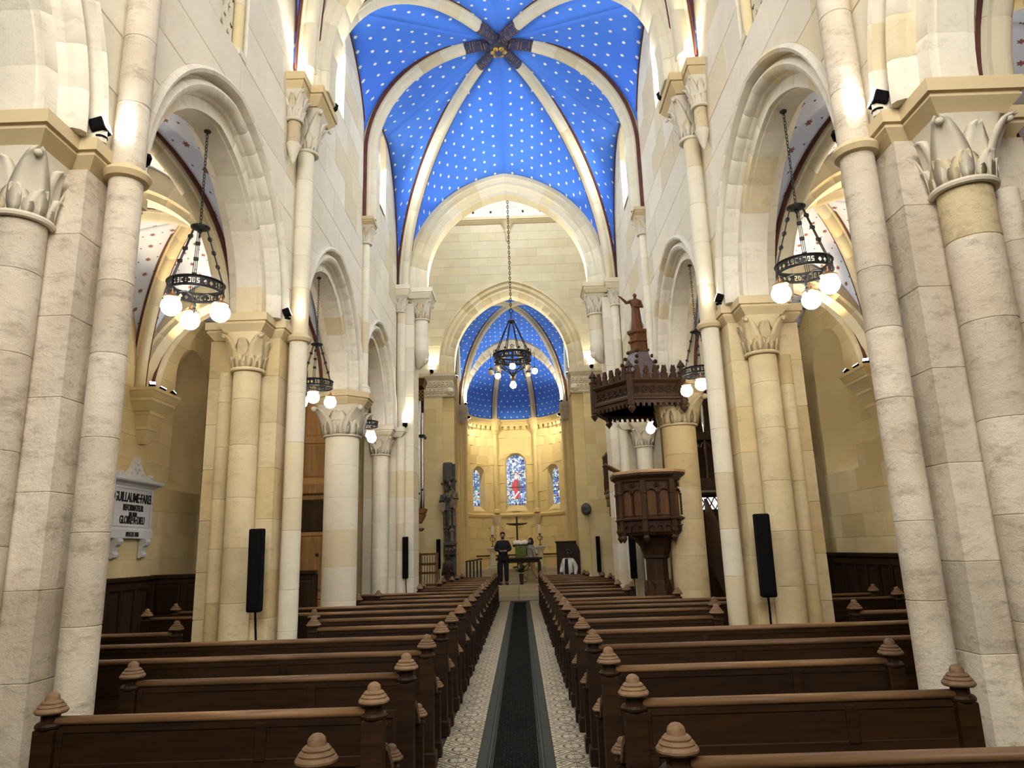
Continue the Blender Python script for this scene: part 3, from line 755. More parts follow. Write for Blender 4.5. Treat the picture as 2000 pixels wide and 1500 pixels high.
def sexpart(lab, Yw, Ym, Ye, zb, west, east, tail):
    """west / east = (a, rise, spring, d) of the bounding transverse arches"""
    root = thing('nave_vault', lab, 'vault', (0, Ym, zb), kind='structure')
    B = Vector((0, Ym, zb)); z0 = 7.45
    ribs = {}
    for s in (-1, 1):
        for Yc, key in ((Yw, 'w'), (Ye, 'e')):
            ribs[s, key] = qellipse((s * 2.36, Yc, z0), B)
        ribs[s, 'm'] = stilted((s * 2.45, Ym, 7.42), 8.7, B)
    for (s, k), c in ribs.items():
        d_ = Vector((c[-1].x - c[0].x, c[-1].y - c[0].y, 0)).normalized(); lat = Vector((-d_.y, d_.x, 0))
        c2 = c[:-1] + [c[-1] - (c[-1] - c[-2]).normalized() * .10]
        rib(root, c2, lat, S_RIB, 9, tail=tail)
    for s in (-1, 1):
        for (a, rise, sp, d), Yc, key in ((west, Yw, 'w'), (east, Ye, 'e')):
            tr = pointed_half(s, a, rise, sp, lambda u, z: (u, Yc, z), d=d)
            web(root, ribs[s, key], tr, M_BLUE)
            ya = (Yc + Ym) / 2 + (.12 if key == 'e' else -.12)
            apex = (s * 2.5, ya, 10.24)
            web(root, ribs[s, key], qellipse((s * 2.5, Yc + (.06 if key == 'w' else -.06), 7.85), apex), M_BLUE)
            web(root, ribs[s, 'm'], qellipse((s * 2.5, Ym + (.02 if key == 'e' else -.02), 8.75), apex), M_BLUE)
            # dark red painted line where web meets wall
            for p0 in ((s * 2.487, Yc + (.06 if key == 'w' else -.06), 7.85), (s * 2.487, Ym + (.02 if key == 'e' else -.02), 8.75)):
                bm = BM(); tube(bm, qellipse(p0, (s * 2.487, ya, 10.24)), .013, 6); fin('painted_border', bm, M_RED, root)
    bo = BM(); lathe(bo, [(.02, zb - .30), (.075, zb - .285), (.085, zb - .25), (.14, zb - .22), (.17, zb - .18), (.17, zb - .1), (.15, zb + .02)], 20, (0, Ym, 0)); bs = fin('boss', bo, M_PAINT, root, angle=40)
    for k in range(6):
        bm = BM(); a_ = pi / 3 * k
        loft(bm, [circ(.105 * cos(a_), Ym + .105 * sin(a_), zb - .225, .05, 10), circ(.105 * cos(a_), Ym + .105 * sin(a_), zb - .26, .055, 10), circ(.10 * cos(a_), Ym + .10 * sin(a_), zb - .285, .03, 10)])
        fin('petal', bm, M_GOLD, bs, smooth=True)
    return root
trans_arch('transverse_arch', 'broad transverse arch framing the near side of the blue starred vault', 7.97, 2.1, 2.55, 7.55, 7.26, TPROF, S_RIB)
trans_arch('transverse_arch', 'broad transverse arch over the camera', .40, 2.1, 2.55, 7.55, 7.26, TPROF, S_RIB)
sexpart('bright blue six-ribbed vault with painted stars over the pews', 8.24, 11.7, 15.2, 11.05, (2.1, 2.55, 7.55, .40), (1.85, 2.15, 7.65, .42), M_PAINT)
sexpart('blue starred vault over the nearest pews, mostly above the frame', .67, 4.24, 7.70, 11.05, (2.1, 2.55, 7.55, .40), (2.1, 2.55, 7.55, .40), M_PAINT)

# ================================================================== CROSSING
CPROF = [(-.34, .47), (-.34, .34), (-.31, .32), (-.30, .28), (-.27, .25), (-.27, .20), (-.22, .17), (-.20, .10), (-.16, .06), (-.16, .0), (.16, .0), (.16, .06), (.27, .12), (.34, .2), (.34, .47)]
trans_arch('crossing_arch', 'pointed arch at the east end of the blue nave vault, soffit lit bright', 15.5, 1.85, 2.15, 7.65, 7.45, CPROF, S_RIB)
def crossing_pier(s):
    root = thing('crossing_pier', 'slender-shafted crossing pier at the end of the nave, %s, with a black speaker on it' % SIDE[s], 'pier', (s * 2.6, 15.5, 0), kind='structure')
    zz = [0, .55, 1.1, 1.65, 2.2, 2.75, 3.3, 3.85, 4.4, 4.95, 5.5, 6.05, 6.6, 7.1]
    for i, (a, b) in enumerate(zip(zz, zz[1:])):
        bm = BM(); blockz(bm, s * 2.13, s * 3.2, 15.22, 16.0, a, b); fin('core_stone', bm, S_WALL, root)
        bm = BM(); drum(bm, s * 2.40, 15.17, .095, a, b, n=18); fin('shaft_drum', bm, S_WALL, root, angle=35)
    for a, b in zip(HR, HR[1:]):
        bm = BM(); drum(bm, s * 2.8, 15.0, .17, max(a, .3), b); fin('respond_drum', bm, S_WALL, root, angle=35)
    bm = BM(); base(bm, s * 2.8, 15.0, .17); base(bm, s * 2.40, 15.17, .095); fin('base', bm, S_WALL, root, angle=40)
    capital(root, s * 2.8, 15.0, 3.62, 4.02, .17, .26)
    bm = BM(); abacus_slab(bm, s * 2.56, s * 3.04, 14.74, 15.3, 4.02, ZI); abacus_slab(bm, s * 2.36, s * 3.1, 15.0, 15.3, 4.02, ZI, .08); fin('abacus', bm, S_WALL, root)
    capital(root, s * 2.42, 15.15, 6.85, 7.22, .095, .17)
    # the respond of the arch rides on a carved head
    bm = BM(); loft(bm, [circ(s * 2.06, 15.5, 5.62, .03, 14), circ(s * 2.02, 15.5, 5.72, .10, 14), circ(s * 1.99, 15.5, 5.86, .15, 14), circ(s * 2.0, 15.5, 5.98, .18, 14), circ(s * 2.0, 15.5, 6.02, .17, 14)])
    sphere(bm, (s * 1.90, 15.46, 5.82), .075, 12, 8, 1.25); sphere(bm, (s * 1.85, 15.42, 5.81), .025, 8, 6)
    fin('carved_head', bm, S_CAP, root, angle=60)
    for a, b in ((6.02, 6.38), (6.38, 6.75)):
        bm = BM(); drum(bm, s * 2.0, 15.5, .165, a, b); fin('respond_drum', bm, S_WALL, root, angle=35)
    capital(root, s * 2.0, 15.5, 6.75, 7.22, .165, .25)
    bm = BM(); abacus_slab(bm, s * 1.78, s * 2.5, 15.22, 15.8, 7.22, 7.45, .08); abacus_slab(bm, s * 2.24, s * 2.6, 14.98, 15.3, 7.22, 7.45, .06); fin('impost_abacus', bm, S_WALL, root)
for s in (-1, 1): crossing_pier(s)
YE = 22.3
we = thing('wall_east', 'honey-coloured ashlar wall above the chancel arch, with cornice', 'wall', (0, YE, 7.2), kind='structure')
mfe = lambda u, w_, z: (u, YE + w_, z)
EA, ERISE, ESP = 1.89, 2.36, 7.5
S_EAST = stone('east_wall_limestone', (.66, .63, .50), (.62, .57, .42), (.44, .38, .25), tan_p=.12, var=.1, stain=.3, pits=.15, bump=.2)
ashlar(we, mfe, -3.3, 3.3, 7.24, 12.4, [arch_open(0, EA, ERISE, ESP, .5, 7.24)], S_EAST, hc=.30, L=.66, th=.5, seed=11, ch=.006)
bm = BM(); abacus_slab(bm, -3.3, 3.3, YE - .02, YE + .3, 12.4, 12.62, .12); fin('cornice', bm, S_RIB, we)
ashlar(we, mfe, -3.3, 3.3, 12.62, 14.6, [], S_WHITE, hc=.42, L=.8, th=.4, seed=12, name='white_stone')
bm = BM(); lathe(bm, [(.03, 11.75), (.06, 11.8), (.07, 12.0), (.10, 12.1), (.11, 12.14), (.10, 12.16), (.15, 12.3), (.22, 12.42)], 16, (0, YE, 0)); fin('corbel', bm, S_RIB, we, angle=40)
for u in (-1.7, -1.15, -.55, .55, 1.15, 1.7):
    for z in (12.85, 13.3):
        bm = BM(); drum(bm, u + (.2 if z > 13 else 0), YE, .035, z - .035, z + .035, .01, 10); fin('iron_stud', bm, M_IRON, we)
EPROF = [(0, .50), (-.03, .49), (-.05, .46), (-.03, .43), (0, .42), (.0, .30), (.03, .27), (.05, .22), (.02, .16), (.06, .10), (.12, .03), (.16, 0), (.5, 0), (.55, .1), (.55, .5)]
trans_arch('chancel_arch', 'second pointed arch, in the honey-coloured wall, opening to the chancel', YE, EA, ERISE, ESP, 7.24, EPROF, S_RIB)
for s in (-1, 1):
    root = thing('chancel_pier', 'flat honey-coloured pier under the carved frieze, %s of the chancel steps' % SIDE[s], 'pier', (s * 2.5, YE, 0), kind='structure')
    ashlar(root, mfe, min(s * 2.26, s * 3.3), max(s * 2.26, s * 3.3), 0, 6.5, [], S_YEL, hc=.42, L=.75, th=.9, seed=21 + s, ch=.005)
    for i in range(13):
        bm = BM(); blockz(bm, s * 1.9, s * 2.34, YE + .12, YE + .62, i * .5, i * .5 + .5); fin('respond_stone', bm, S_APSE, root)
    bm = BM(); blockz(bm, s * 1.84, s * 2.34, YE + .04, YE + .7, 0, .75); blockz(bm, s * 1.80, s * 2.36, YE + .0, YE + .74, 0, .42); fin('plinth', bm, S_APSE, root)
    fr = BM(); abacus_slab(fr, s * 1.92, s * 3.3, YE + .0, YE + .7, 6.98, 7.24, .08); abacus_slab(fr, s * 1.92, s * 3.3, YE + .02, YE + .7, 6.44, 6.52, .05)
    box(fr, s * 1.9, s * 3.3, YE - .01, YE + .7, 6.5, 7.0); f = fin('carved_frieze', fr, S_CAP, root)
    rnd = random.Random(5)
    for k in range(9):                                    # interlaced foliage medallions of the frieze
        x = 1.96 + .135 * k
        for z in (6.64, 6.86):
            bm = BM(); tube(bm, [(s * x + .052 * cos(q * pi / 5), YE - .02, z + .085 * sin(q * pi / 5)) for q in range(10)], .018, 6, closed=True); sphere(bm, (s * x, YE - .02, z), .03, 8, 5); fin('frieze_medallion', bm, S_CAP, f, smooth=True)
    bm = BM(); sphere(bm, (s * 2.0, YE + .02, 6.62), .13, 12, 8, 1.1); sphere(bm, (s * 1.93, YE - .08, 6.60), .05, 10, 6); fin('carved_beast', bm, S_CAP, root, smooth=True)
    # side walls of the crossing
    w2 = thing('wall_transept_' + SIDE[s], 'plain stone side of the crossing, %s' % SIDE[s], 'wall', (s * 3.3, 19, 0), kind='structure')
    ashlar(w2, lambda u, w_, z: (s * (3.3 + w_), u, z), 16.0, YE, 0, 14.6, [], S_YEL, hc=.9, L=1.6, th=.3, seed=31 + s)
    bm = BM(); box(bm, s * 2.2, s * 3.5, 15.25, 15.75, 9.9, 14.6); fin('masonry_slab', bm, S_WALL, w2)
bm = BM(); box(bm, -2.3, 2.3, 15.25, 15.75, 10.3, 14.6)
tag(fin('wall_above_crossing', bm, S_WALL), 'wall above the arch at the end of the nave, seen from behind', 'wall', None, 'structure')
bm = BM(); box(bm, -3.6, 3.6, 15.2, 22.8, 14.6, 14.8)
tag(fin('ceiling', bm, S_WHITE), 'flat white ceiling of the crossing lantern', 'ceiling', None, 'structure')

# ================================================================== CHANCEL AND APSE
cf = thing('chancel_floor', 'raised stone chancel floor reached by three steps', 'floor', (0, 26, 0), kind='structure')
for i, (ya, z) in enumerate(((23.85, .15), (24.15, .30), (24.45, .45))):
    for k in range(4):
        x0 = -2.0 + k; 
        bm = BM(); box(bm, x0 + .003, x0 + .997, ya, 24.8 if i < 2 else 26.9, z - .16, z, .008); fin('step_slab', bm, S_STEP, cf)
for i, (ya, z) in enumerate(((26.8, .60), (27.1, .75), (27.4, .90))):
    for k in range(4):
        x0 = -2.0 + k
        bm = BM(); box(bm, x0 + .003, x0 + .997, ya, 27.8 if i < 2 else 31, z - .16, z, .008); fin('step_slab', bm, S_STEP, cf)
def quad_vault(root, x0, x1, y0, y1, zs0, zs1, zb, zx, zy, wm, rm, npc=8, prof=RIBP, k=1.0, tail=None):
    """quadripartite: zs0 / zs1 springing at x0 / x1, zx = crown of the arches across x, zy = crown of the arches along y"""
    xm, ym = (x0 + x1) / 2, (y0 + y1) / 2; Bo = (xm, ym, zb)
    for x, zs in ((x0, zs0), (x1, zs1)):
        for y in (y0, y1):
            A = qellipse((x, y, zs), Bo)
            dd = Vector((xm - x, ym - y, 0)).normalized(); rib(root, A, (-dd.y, dd.x, 0), rm, npc, prof, k=k, tail=tail)
            web(root, A, qellipse((x, y, zs), (xm, y, zx)), wm)
            web(root, A, qellipse((x, y, zs), (x, ym, zy)), wm)
cv = thing('chancel_vault', 'blue starred vault of the chancel behind the hanging ring chandelier', 'vault', (0, 25.7, 10.6), kind='structure')
quad_vault(cv, -2.05, 2.05, 22.9, 28.25, 7.2, 7.2, 10.7, 10.1, 10.2, M_BLUE, S_RIB, k=1.05)
for s in (-1, 1):
    cw = thing('wall_chancel_' + SIDE[s], 'stone side wall of the chancel, ' + SIDE[s], 'wall', (s * 2.2, 25.6, .4), kind='structure')
    ashlar(cw, lambda u, w_, z: (s * (2.2 + w_), u, z), 22.9, 28.3, 0, 10.4, [], S_APSE, hc=.5, L=1.0, th=.3, seed=41 + s)
    jc = thing('jamb_cluster', 'cluster of tall thin shafts framing the apse, ' + SIDE[s], 'shaft', (s * 2.1, 28.3, .45), kind='structure')
    for (x, y, r) in ((2.0, 28.42, .085), (2.12, 28.25, .06), (2.2, 28.1, .085), (2.3, 27.9, .06)):
        for a, b in zip((.45, 1.3, 2.4, 3.5, 4.6, 5.6), (1.3, 2.4, 3.5, 4.6, 5.6, 6.6)):
            bm = BM(); drum(bm, s * x, y, r, a, b, n=16); fin('shaft_drum', bm, S_APSE, jc, angle=35)
    for i in range(6):
        bm = BM(); blockz(bm, s * 2.0, s * 2.5, 28.3, 28.75, .45 + i * 1.03, .45 + i * 1.03 + 1.03); fin('core_stone', bm, S_APSE, jc)
    bm = BM(); blockz(bm, s * 1.9, s * 2.45, 27.75, 28.55, .45, 1.25); blockz(bm, s * 1.86, s * 2.45, 27.7, 28.6, .45, .85); fin('plinth', bm, S_APSE, jc)
    bm = BM(); abacus_slab(bm, s * 1.92, s * 2.5, 27.85, 28.6, 7.08, 7.3, .06); box(bm, s * 1.93, s * 2.5, 27.85, 28.55, 6.6, 7.08, .03); c = fin('carved_capital', bm, S_CAP, jc)
    for k in range(4):
        for z in (6.72, 6.94):
            bm = BM(); tube(bm, [(s * 1.95 + .05 * cos(q * pi / 5) + s * .14 * k, 27.83, z + .075 * sin(q * pi / 5)) for q in range(10)], .02, 6, closed=True); sphere(bm, (s * (1.95 + .14 * k), 27.83, z), .03, 8, 5); fin('carved_leaf', bm, S_CAP, c, smooth=True)
APROF = [(-.28, .36), (-.28, .26), (-.25, .23), (-.22, .15), (-.18, .1), (-.16, .02), (-.13, 0), (.13, 0), (.16, .02), (.28, .2), (.28, .36)]
trans_arch('apse_arch', 'third and smallest pointed arch, before the half dome of the apse', 28.5, 1.93, 2.3, 7.5, 7.3, APROF, S_RIB)
AC, AR = 28.72, 2.06
wa = thing('wall_apse', 'curved golden stone wall of the apse with string course', 'wall', (0, AC + AR, .9), kind='structure')
mfa = lambda u, w_, z: (sin(u / AR) * (AR + w_), AC + cos(u / AR) * (AR + w_), z)
D2 = radians(50) * AR
wins = [lancet_open(0, .47, 3.2, 5.22), lancet_open(-D2, .36, 3.2, 4.72), lancet_open(D2, .36, 3.2, 4.72)]
ashlar(wa, mfa, -AR * pi / 2, AR * pi / 2, .4, 7.12, wins, S_APSE, hc=.40, L=.62, th=.25, breaks=(3.2, 2.95), seed=51, ch=.004)
def ring_band(prof, name, mt, a0=-pi / 2, a1=pi / 2, n=40):
    bm = BM(); loft(bm, [[(sin(a) * (AR - d_), AC + cos(a) * (AR - d_), z) for d_, z in prof] for a in [a0 + (a1 - a0) * i / n for i in range(n + 1)]]); return fin(name, bm, mt, wa, angle=40)
ring_band([(-.02, 2.92), (.05, 2.94), (.09, 3.0), (.09, 3.06), (.04, 3.1), (-.02, 3.12)], 'string_course', S_APSE)
ring_band([(-.02, 6.92), (.10, 6.92), (.12, 6.96), (.12, 7.02), (.16, 7.06), (.16, 7.14), (-.02, 7.16)], 'cornice', S_APSE)
ring_band([(-.02, .85), (.30, .85), (.30, 1.30), (.34, 1.31), (.34, 1.36), (-.02, 1.36)], 'bench_back', S_APSE, -1.25, 1.25)
ring_band([(.285, 1.36), (.355, 1.36), (.355, 1.41), (.285, 1.41)], 'bench_rail', W_DARK, -1.25, 1.25)
for k in range(-10, 11):                                 # the hanging arcade of the cornice
    phi = k * .135
    if abs(abs(phi) - radians(25)) < .06: continue
    bm = BM(); hw = .067; n = 8; rr = .085 / AR
    pts = [(-hw, 6.95), (-hw, 6.70), (-rr, 6.70)] + [(-rr * cos(pi * i / n), 6.77 + .085 * sin(pi * i / n)) for i in range(n + 1)] + [(rr, 6.70), (hw, 6.70), (hw, 6.95)]
    fr = [(sin(phi + a) * (AR - .10), AC + cos(phi + a) * (AR - .10), z) for a, z in pts]; bk = [(sin(phi + a) * (AR + .02), AC + cos(phi + a) * (AR + .02), z) for a, z in pts]
    loft(bm, [fr, bk]); fin('arclet', bm, S_APSE, wa)
for sg in (-1, 1):
    phi = sg * radians(25); x, y = sin(phi) * (AR - .03), AC + cos(phi) * (AR - .03)
    col = thing('apse_colonnette', 'thin engaged shaft on the apse wall, %s of the central window' % SIDE[sg], 'shaft', (x, y, .9), kind='structure')
    for a, b in ((3.30, 4.2), (4.2, 5.1), (5.1, 5.9), (5.9, 6.55)):
        bm = BM(); drum(bm, x, y, .085, a, b, n=16); fin('shaft_drum', bm, S_APSE, col, angle=35)
    for a, b in ((1.36, 2.1), (2.1, 2.66)):
        bm = BM(); drum(bm, x, y, .085, a, b, n=16); fin('shaft_drum', bm, S_APSE, col, angle=35)
    bm = BM(); lathe(bm, [(.14, 3.12), (.14, 3.18), (.11, 3.2), (.12, 3.23), (.085, 3.3)], 18, (x, y, 0)); fin('shaft_base', bm, S_APSE, col, angle=40)
    bm = BM(); lathe(bm, [(.085, 6.5), (.11, 6.53), (.10, 6.56), (.16, 6.66), (.19, 6.70), (.19, 6.88), (.24, 6.98), (.24, 7.16)], 20, (x, y, 0)); fin('shaft_capital', bm, S_APSE, col, angle=40)
    bm = BM(); lathe(bm, [(.085, 2.62), (.10, 2.64), (.10, 2.68), (.17, 2.86), (.18, 2.95)], 18, (x, y, 0)); fin('shaft_capital', bm, S_CAP, col, angle=40)
dm = thing('apse_half_dome', 'blue starred half dome of the apse with two pale ribs', 'vault', (0, AC, 7.15), kind='structure')
def merid(phi, n=18, rr=AR, zt=10.0): return qellipse((sin(phi) * rr, AC + cos(phi) * rr, 7.15), (0, AC, zt), n)
for a0, a1 in ((-pi / 2, -radians(25)), (-radians(25), radians(25)), (radians(25), pi / 2)):
    bm = BM(); uvl = bm.loops.layers.uv.new('UVMap'); g = []; nn = 12
    for j in range(nn + 1):
        f = a0 + (a1 - a0) * j / nn; g.append([bm.verts.new(p) for p in merid(f)])
    cum = [0]; m0 = merid(0)
    for p, q in zip(m0, m0[1:]): cum.append(cum[-1] + (q - p).length)
    for j in range(nn):
        for i in range(18):
            idx = ((j, i), (j + 1, i), (j + 1, i + 1), (j, i + 1))
            f = bm.faces.new([g[a][b] for a, b in idx])
            for lp, (a, b) in zip(f.loops, idx):
                fr = (a / nn - .5) * (a1 - a0); lp[uvl].uv = (fr * AR * cos(b / 18 * pi / 2), cum[b])
    bmesh.ops.remove_doubles(bm, verts=bm.verts[:], dist=1e-5)
    bm.normal_update()
    if sum(f.normal.z for f in bm.faces) < 0: bmesh.ops.reverse_faces(bm, faces=bm.faces[:])
    o = fin('dome_web', bm, M_BLUE, dm, smooth=True, recalc=False); md = o.modifiers.new('t', 'SOLIDIFY'); md.thickness = .08; md.offset = 1
for sg in (-1, 1):
    phi = sg * radians(25); rib(dm, merid(phi, 24, AR - .01), (cos(phi), -sin(phi), 0), S_RIB, 7, k=.95)
def glass_mat():
    mt, n, l, p = mat('stained_glass')
    tc = N(n, 'ShaderNodeTexCoord'); mp = N(n, 'ShaderNodeMapping'); mp.inputs['Scale'].default_value = (1, .01, 1); l.new(tc.outputs['Object'], mp.inputs[0])
    v1 = N(n, 'ShaderNodeTexVoronoi'); v1.inputs['Scale'].default_value = 12; v2 = N(n, 'ShaderNodeTexVoronoi'); v2.inputs['Scale'].default_value = 12; v2.feature = 'DISTANCE_TO_EDGE'
    for v in (v1, v2): l.new(mp.outputs[0], v.inputs['Vector'])
    sp = N(n, 'ShaderNodeSeparateColor'); l.new(v1.outputs['Color'], sp.inputs[0])
    r = N(n, 'ShaderNodeValToRGB'); r.color_ramp.interpolation = 'CONSTANT'
    ramp(r, [(0, (.10, .20, .60)), (.22, (.40, .58, .95)), (.5, (.75, .85, .98)), (.74, (.20, .14, .50)), (.84, (.15, .40, .48)), (.93, (.75, .62, .45))]); l.new(sp.outputs[0], r.inputs[0])
    e = N(n, 'ShaderNodeValToRGB'); ramp(e, [(.04, (0, 0, 0)), (.09, (1, 1, 1))]); l.new(v2.outputs['Distance'], e.inputs[0])
    c = mixrgb(n, l, (.004, .004, .006), r.outputs[0], e.outputs[0])
    l.new(c, p.inputs['Base Color']); l.new(c, p.inputs['Emission Color']); p.inputs['Emission Strength'].default_value = .62; p.inputs['Roughness'].default_value = .3
    return mt
M_GLASS = glass_mat()
def emi(name, c): return plain(name, c, .3, 0, c, .8)
G_RED, G_FACE, G_DARK, G_WHITE, G_LEAD = emi('red_glass', (.34, .012, .02)), emi('flesh_glass', (.75, .52, .42)), emi('plum_glass', (.10, .03, .05)), emi('white_glass', (.72, .80, .92)), plain('lead_line', (.006, .006, .008), .6)
wc = window_splay(mfa, 0, .47, 3.2, 5.22, .2, .37, 3.47, 5.24, M_GLASS, 'tall central stained glass lancet with a red-robed figure', S_APSE, bars=False)
yg = AC + AR + .155
def flat(name, pts, y, mt, parent):
    bm = BM(); loft(bm, [[(x, y, z) for x, z in pts], [(x, y + .006, z) for x, z in pts]]); return fin(name, bm, mt, parent)
flat('robe_glass', [(-.16, 4.42), (-.07, 4.55), (.07, 4.55), (.17, 4.40), (.20, 4.18), (.13, 4.10), (.10, 3.75), (-.06, 3.75), (-.10, 4.05), (-.20, 4.15)], yg - .012, G_RED, wc)
flat('mantle_glass', [(.02, 4.52), (.16, 4.42), (.22, 4.22), (.10, 4.05), (.02, 4.20)], yg - .020, G_DARK, wc)
flat('halo_glass', [(.10 * cos(i * pi / 8), 4.67 + .10 * sin(i * pi / 8)) for i in range(16)], yg - .012, emi('pink_glass', (.72, .30, .28)), wc)
flat('face_glass', [(.055 * cos(i * pi / 6), 4.65 + .08 * sin(i * pi / 6)) for i in range(12)], yg - .020, G_FACE, wc)
flat('sash_glass', [(-.10, 3.82), (-.06, 3.80), (.12, 4.02), (.09, 4.06)], yg - .020, G_WHITE, wc)
bm = BM()
for z in (3.50, 3.72, 4.22, 4.85): bar(bm, (-.37, yg - .025, z), (.37, yg - .025, z), .02, .02)
for x in (-.25, .25): bar(bm, (x, yg - .025, 3.47), (x, yg - .025, 5.2), .014, .014)
tube(bm, [(-.22, yg - .025, 4.72), (-.10, yg - .025, 4.78), (0, yg - .025, 4.9), (.10, yg - .025, 4.78), (.22, yg - .025, 4.72)], .012, 6)
fin('lead_bars', bm, M_IRON, wc)
for sg in (-1, 1):
    window_splay(mfa, sg * D2, .36, 3.2, 4.72, .22, .25, 3.42, 4.70, M_GLASS, 'smaller violet-blue stained glass lancet in a round-headed niche, %s of the apse' % SIDE[sg], S_APSE)

# ================================================================== AISLES
def corbel(s, Y):
    root = thing('vault_corbel', ('stepped stone corbel carrying the aisle ribs, %s aisle, ' % SIDE[s]) + {4.24: 'nearest', 7.97: 'second', 11.7: 'with small black floodlights on top', 15.5: 'farthest'}[Y], 'corbel', (s * 6.2, Y, 3.5), kind='structure')
    for hy, dx, za, zb, e in ((.16, .20, 3.50, 3.78, .05), (.24, .26, 3.78, 4.02, .04), (.40, .36, 4.02, 4.22, .06), (.46, .42, 4.22, 4.38, .0)):
        bm = BM(); x0, x1 = s * 6.25, s * (6.2 - dx)
        def rc(i, z): return [(x0, Y - hy + i, z), (x1 + s * i, Y - hy + i, z), (x1 + s * i, Y + hy - i, z), (x0, Y + hy - i, z)]
        loft(bm, [rc(e + .05, za), rc(.012, zb - .06), rc(0, zb - .05), rc(0, zb)]); fin('corbel_stone', bm, S_YEL, root)
for s in (-1, 1):
    aw = thing('wall_aisle_' + SIDE[s], 'golden ashlar outer wall of the %s aisle' % SIDE[s], 'wall', (s * 6.2, 9.5, 0), kind='structure')
    mf = lambda u, w_, z: (s * (6.2 + w_), u, z)
    AWIN = [(5.9, .62), (9.85, .62), (13.45, .66)]
    ashlar(aw, mf, .4, 16.2, 0, 6.7, [lancet_open(y, hw, 2.85, 4.95) for y, hw in AWIN], S_YEL, hc=.40, L=.82, th=.25, breaks=(2.85,), seed=61 + s, ch=.006, limit=298)
    for i, (yw, hw) in enumerate(AWIN):
        window_splay(mf, yw, hw, 2.85, 4.95, .5, .22, 3.2, 4.95, M_AFILL if i < 2 else plain('dim_leaded_glass', (.1, .1, .14), .2, 0, (.25, .3, .45), .25), 'deeply splayed lancet in the %s aisle wall, %s' % (SIDE[s], ('nearest, unseen, added for light', 'second, unseen, added for light', 'seen through the nearest arch')[i]), S_YEL)
    for Y in (4.24, 7.97, 11.7, 15.5): corbel(s, Y)
    xin, xout = s * 3.2, s * 6.2; xm = (3.2 + 6.2) / 2
    ADEP = [(-.20, .40), (-.20, .10), (-.16, .07), (-.14, 0), (.14, 0), (.16, .07), (.20, .10), (.20, .40)]
    for Y in (.37, 4.24, 7.97, 11.7, 15.5):
        ta = thing('aisle_arch', 'lit transverse arch across the %s aisle, %s' % (SIDE[s], {.37: 'behind the camera', 4.24: 'beside the nearest pier', 7.97: 'behind the speaker pier', 11.7: 'springing from the floodlit corbel', 15.5: 'farthest'}[Y]), 'arch', (s * xm, Y, 4.3), kind='structure')
        arch_ring(ta, lambda u, w_, z: (s * xm + u, Y + w_, z), ADEP, 1.46, 1.62, 4.36, 7, S_RIB)
    for i, (ya, yb) in enumerate(((.37, 4.24), (4.24, 7.97), (7.97, 11.7), (11.7, 15.5))):
        av = thing('aisle_vault', 'white groin vault with small red stars over the %s aisle, %s bay' % (SIDE[s], ('nearest', 'second', 'third', 'fourth')[i]), 'vault', (s * xm, (ya + yb) / 2, 6.3), kind='structure')
        quad_vault(av, xin, xout, ya + .2, yb - .2, 4.3, 4.4, 6.62, 6.35, 6.35, M_WHITEV, S_RIB, npc=7, k=.85)
    bm = BM(); box(bm, s * 3.1, s * 6.5, 16.2, 16.4, 0, 7); fin('masonry_slab', bm, S_YEL, aw)
    bm = BM(); box(bm, s * 3.0, s * 6.7, -3.4, .4, 6.8, 7.0); box(bm, s * 6.2, s * 6.5, -3.4, .4, 0, 7.0); fin('masonry_slab', bm, S_YEL, aw)
# west end, behind the camera
ww = thing('wall_west', 'west wall behind the camera with its big daylight window', 'wall', (0, -3.4, 0), kind='structure')
bm = BM(); box(bm, -6.5, -1.9, -3.6, -3.4, 0, 11); box(bm, 1.9, 6.5, -3.6, -3.4, 0, 11); box(bm, -1.9, 1.9, -3.6, -3.4, 0, 4); box(bm, -1.9, 1.9, -3.6, -3.4, 9.2, 11); fin('masonry', bm, S_WALL, ww)
bm = BM(); box(bm, -1.9, 1.9, -3.52, -3.5, 4, 9.2); fin('pane', bm, M_DAY, ww)
bm = BM(); box(bm, -3.2, 3.2, -3.6, .5, 10.6, 10.8); fin('ceiling_slab', bm, S_WALL, ww)

# ================================================================== PEWS
CACHE = {}
def cached(key, fn):
    if key not in CACHE:
        bm = BM(); fn(bm); bmesh.ops.recalc_face_normals(bm, faces=bm.faces[:]); me = D.meshes.new(str(key[0])); bm.to_mesh(me); bm.free(); CACHE[key] = me
    return CACHE[key]
def inst(name, key, fn, mt, parent, loc=(0, 0, 0), rz=0, smooth=False, angle=None):
    new = key not in CACHE
    me = cached(key, fn)
    if new:
        me.materials.append(mt)
        if smooth or angle:
            for p in me.polygons: p.use_smooth = True
            if angle: me.set_sharp_from_angle(angle=radians(angle))
    o = D.objects.new(name, me); COL.objects.link(o); o.parent = parent; o.location = loc; o.rotation_euler = (0, 0, rz); return o
FINP = [(.045, .866), (.070, .870), (.0775, .878), (.0775, .886), (.070, .896), (.064, .898), (.0645, .901), (.066, .904), (.058, .913), (.0515, .915), (.0525, .918), (.053, .921), (.044, .930), (.035, .932), (.034, .936), (.034, .946), (.030, .957), (.018, .968), (.0005, .973)]
def m_newel(bm):
    blockz(bm, -.07, .07, -.07, .07, -.012, .13, .012); blockz(bm, -.052, .052, -.052, .052, .13, .80, .004); lathe(bm, [(.048, .79), (.066, .804), (.069, .816), (.060, .828), (.044, .836), (.044, .872)], 20)
def m_post(bm):
    blockz(bm, -.045, .045, -.05, .05, -.012, .12, .01); blockz(bm, -.034, .034, -.036, .036, .12, .47, .004); lathe(bm, [(.03, .465), (.045, .475), (.045, .485), (.03, .495), (.03, .52)], 14)
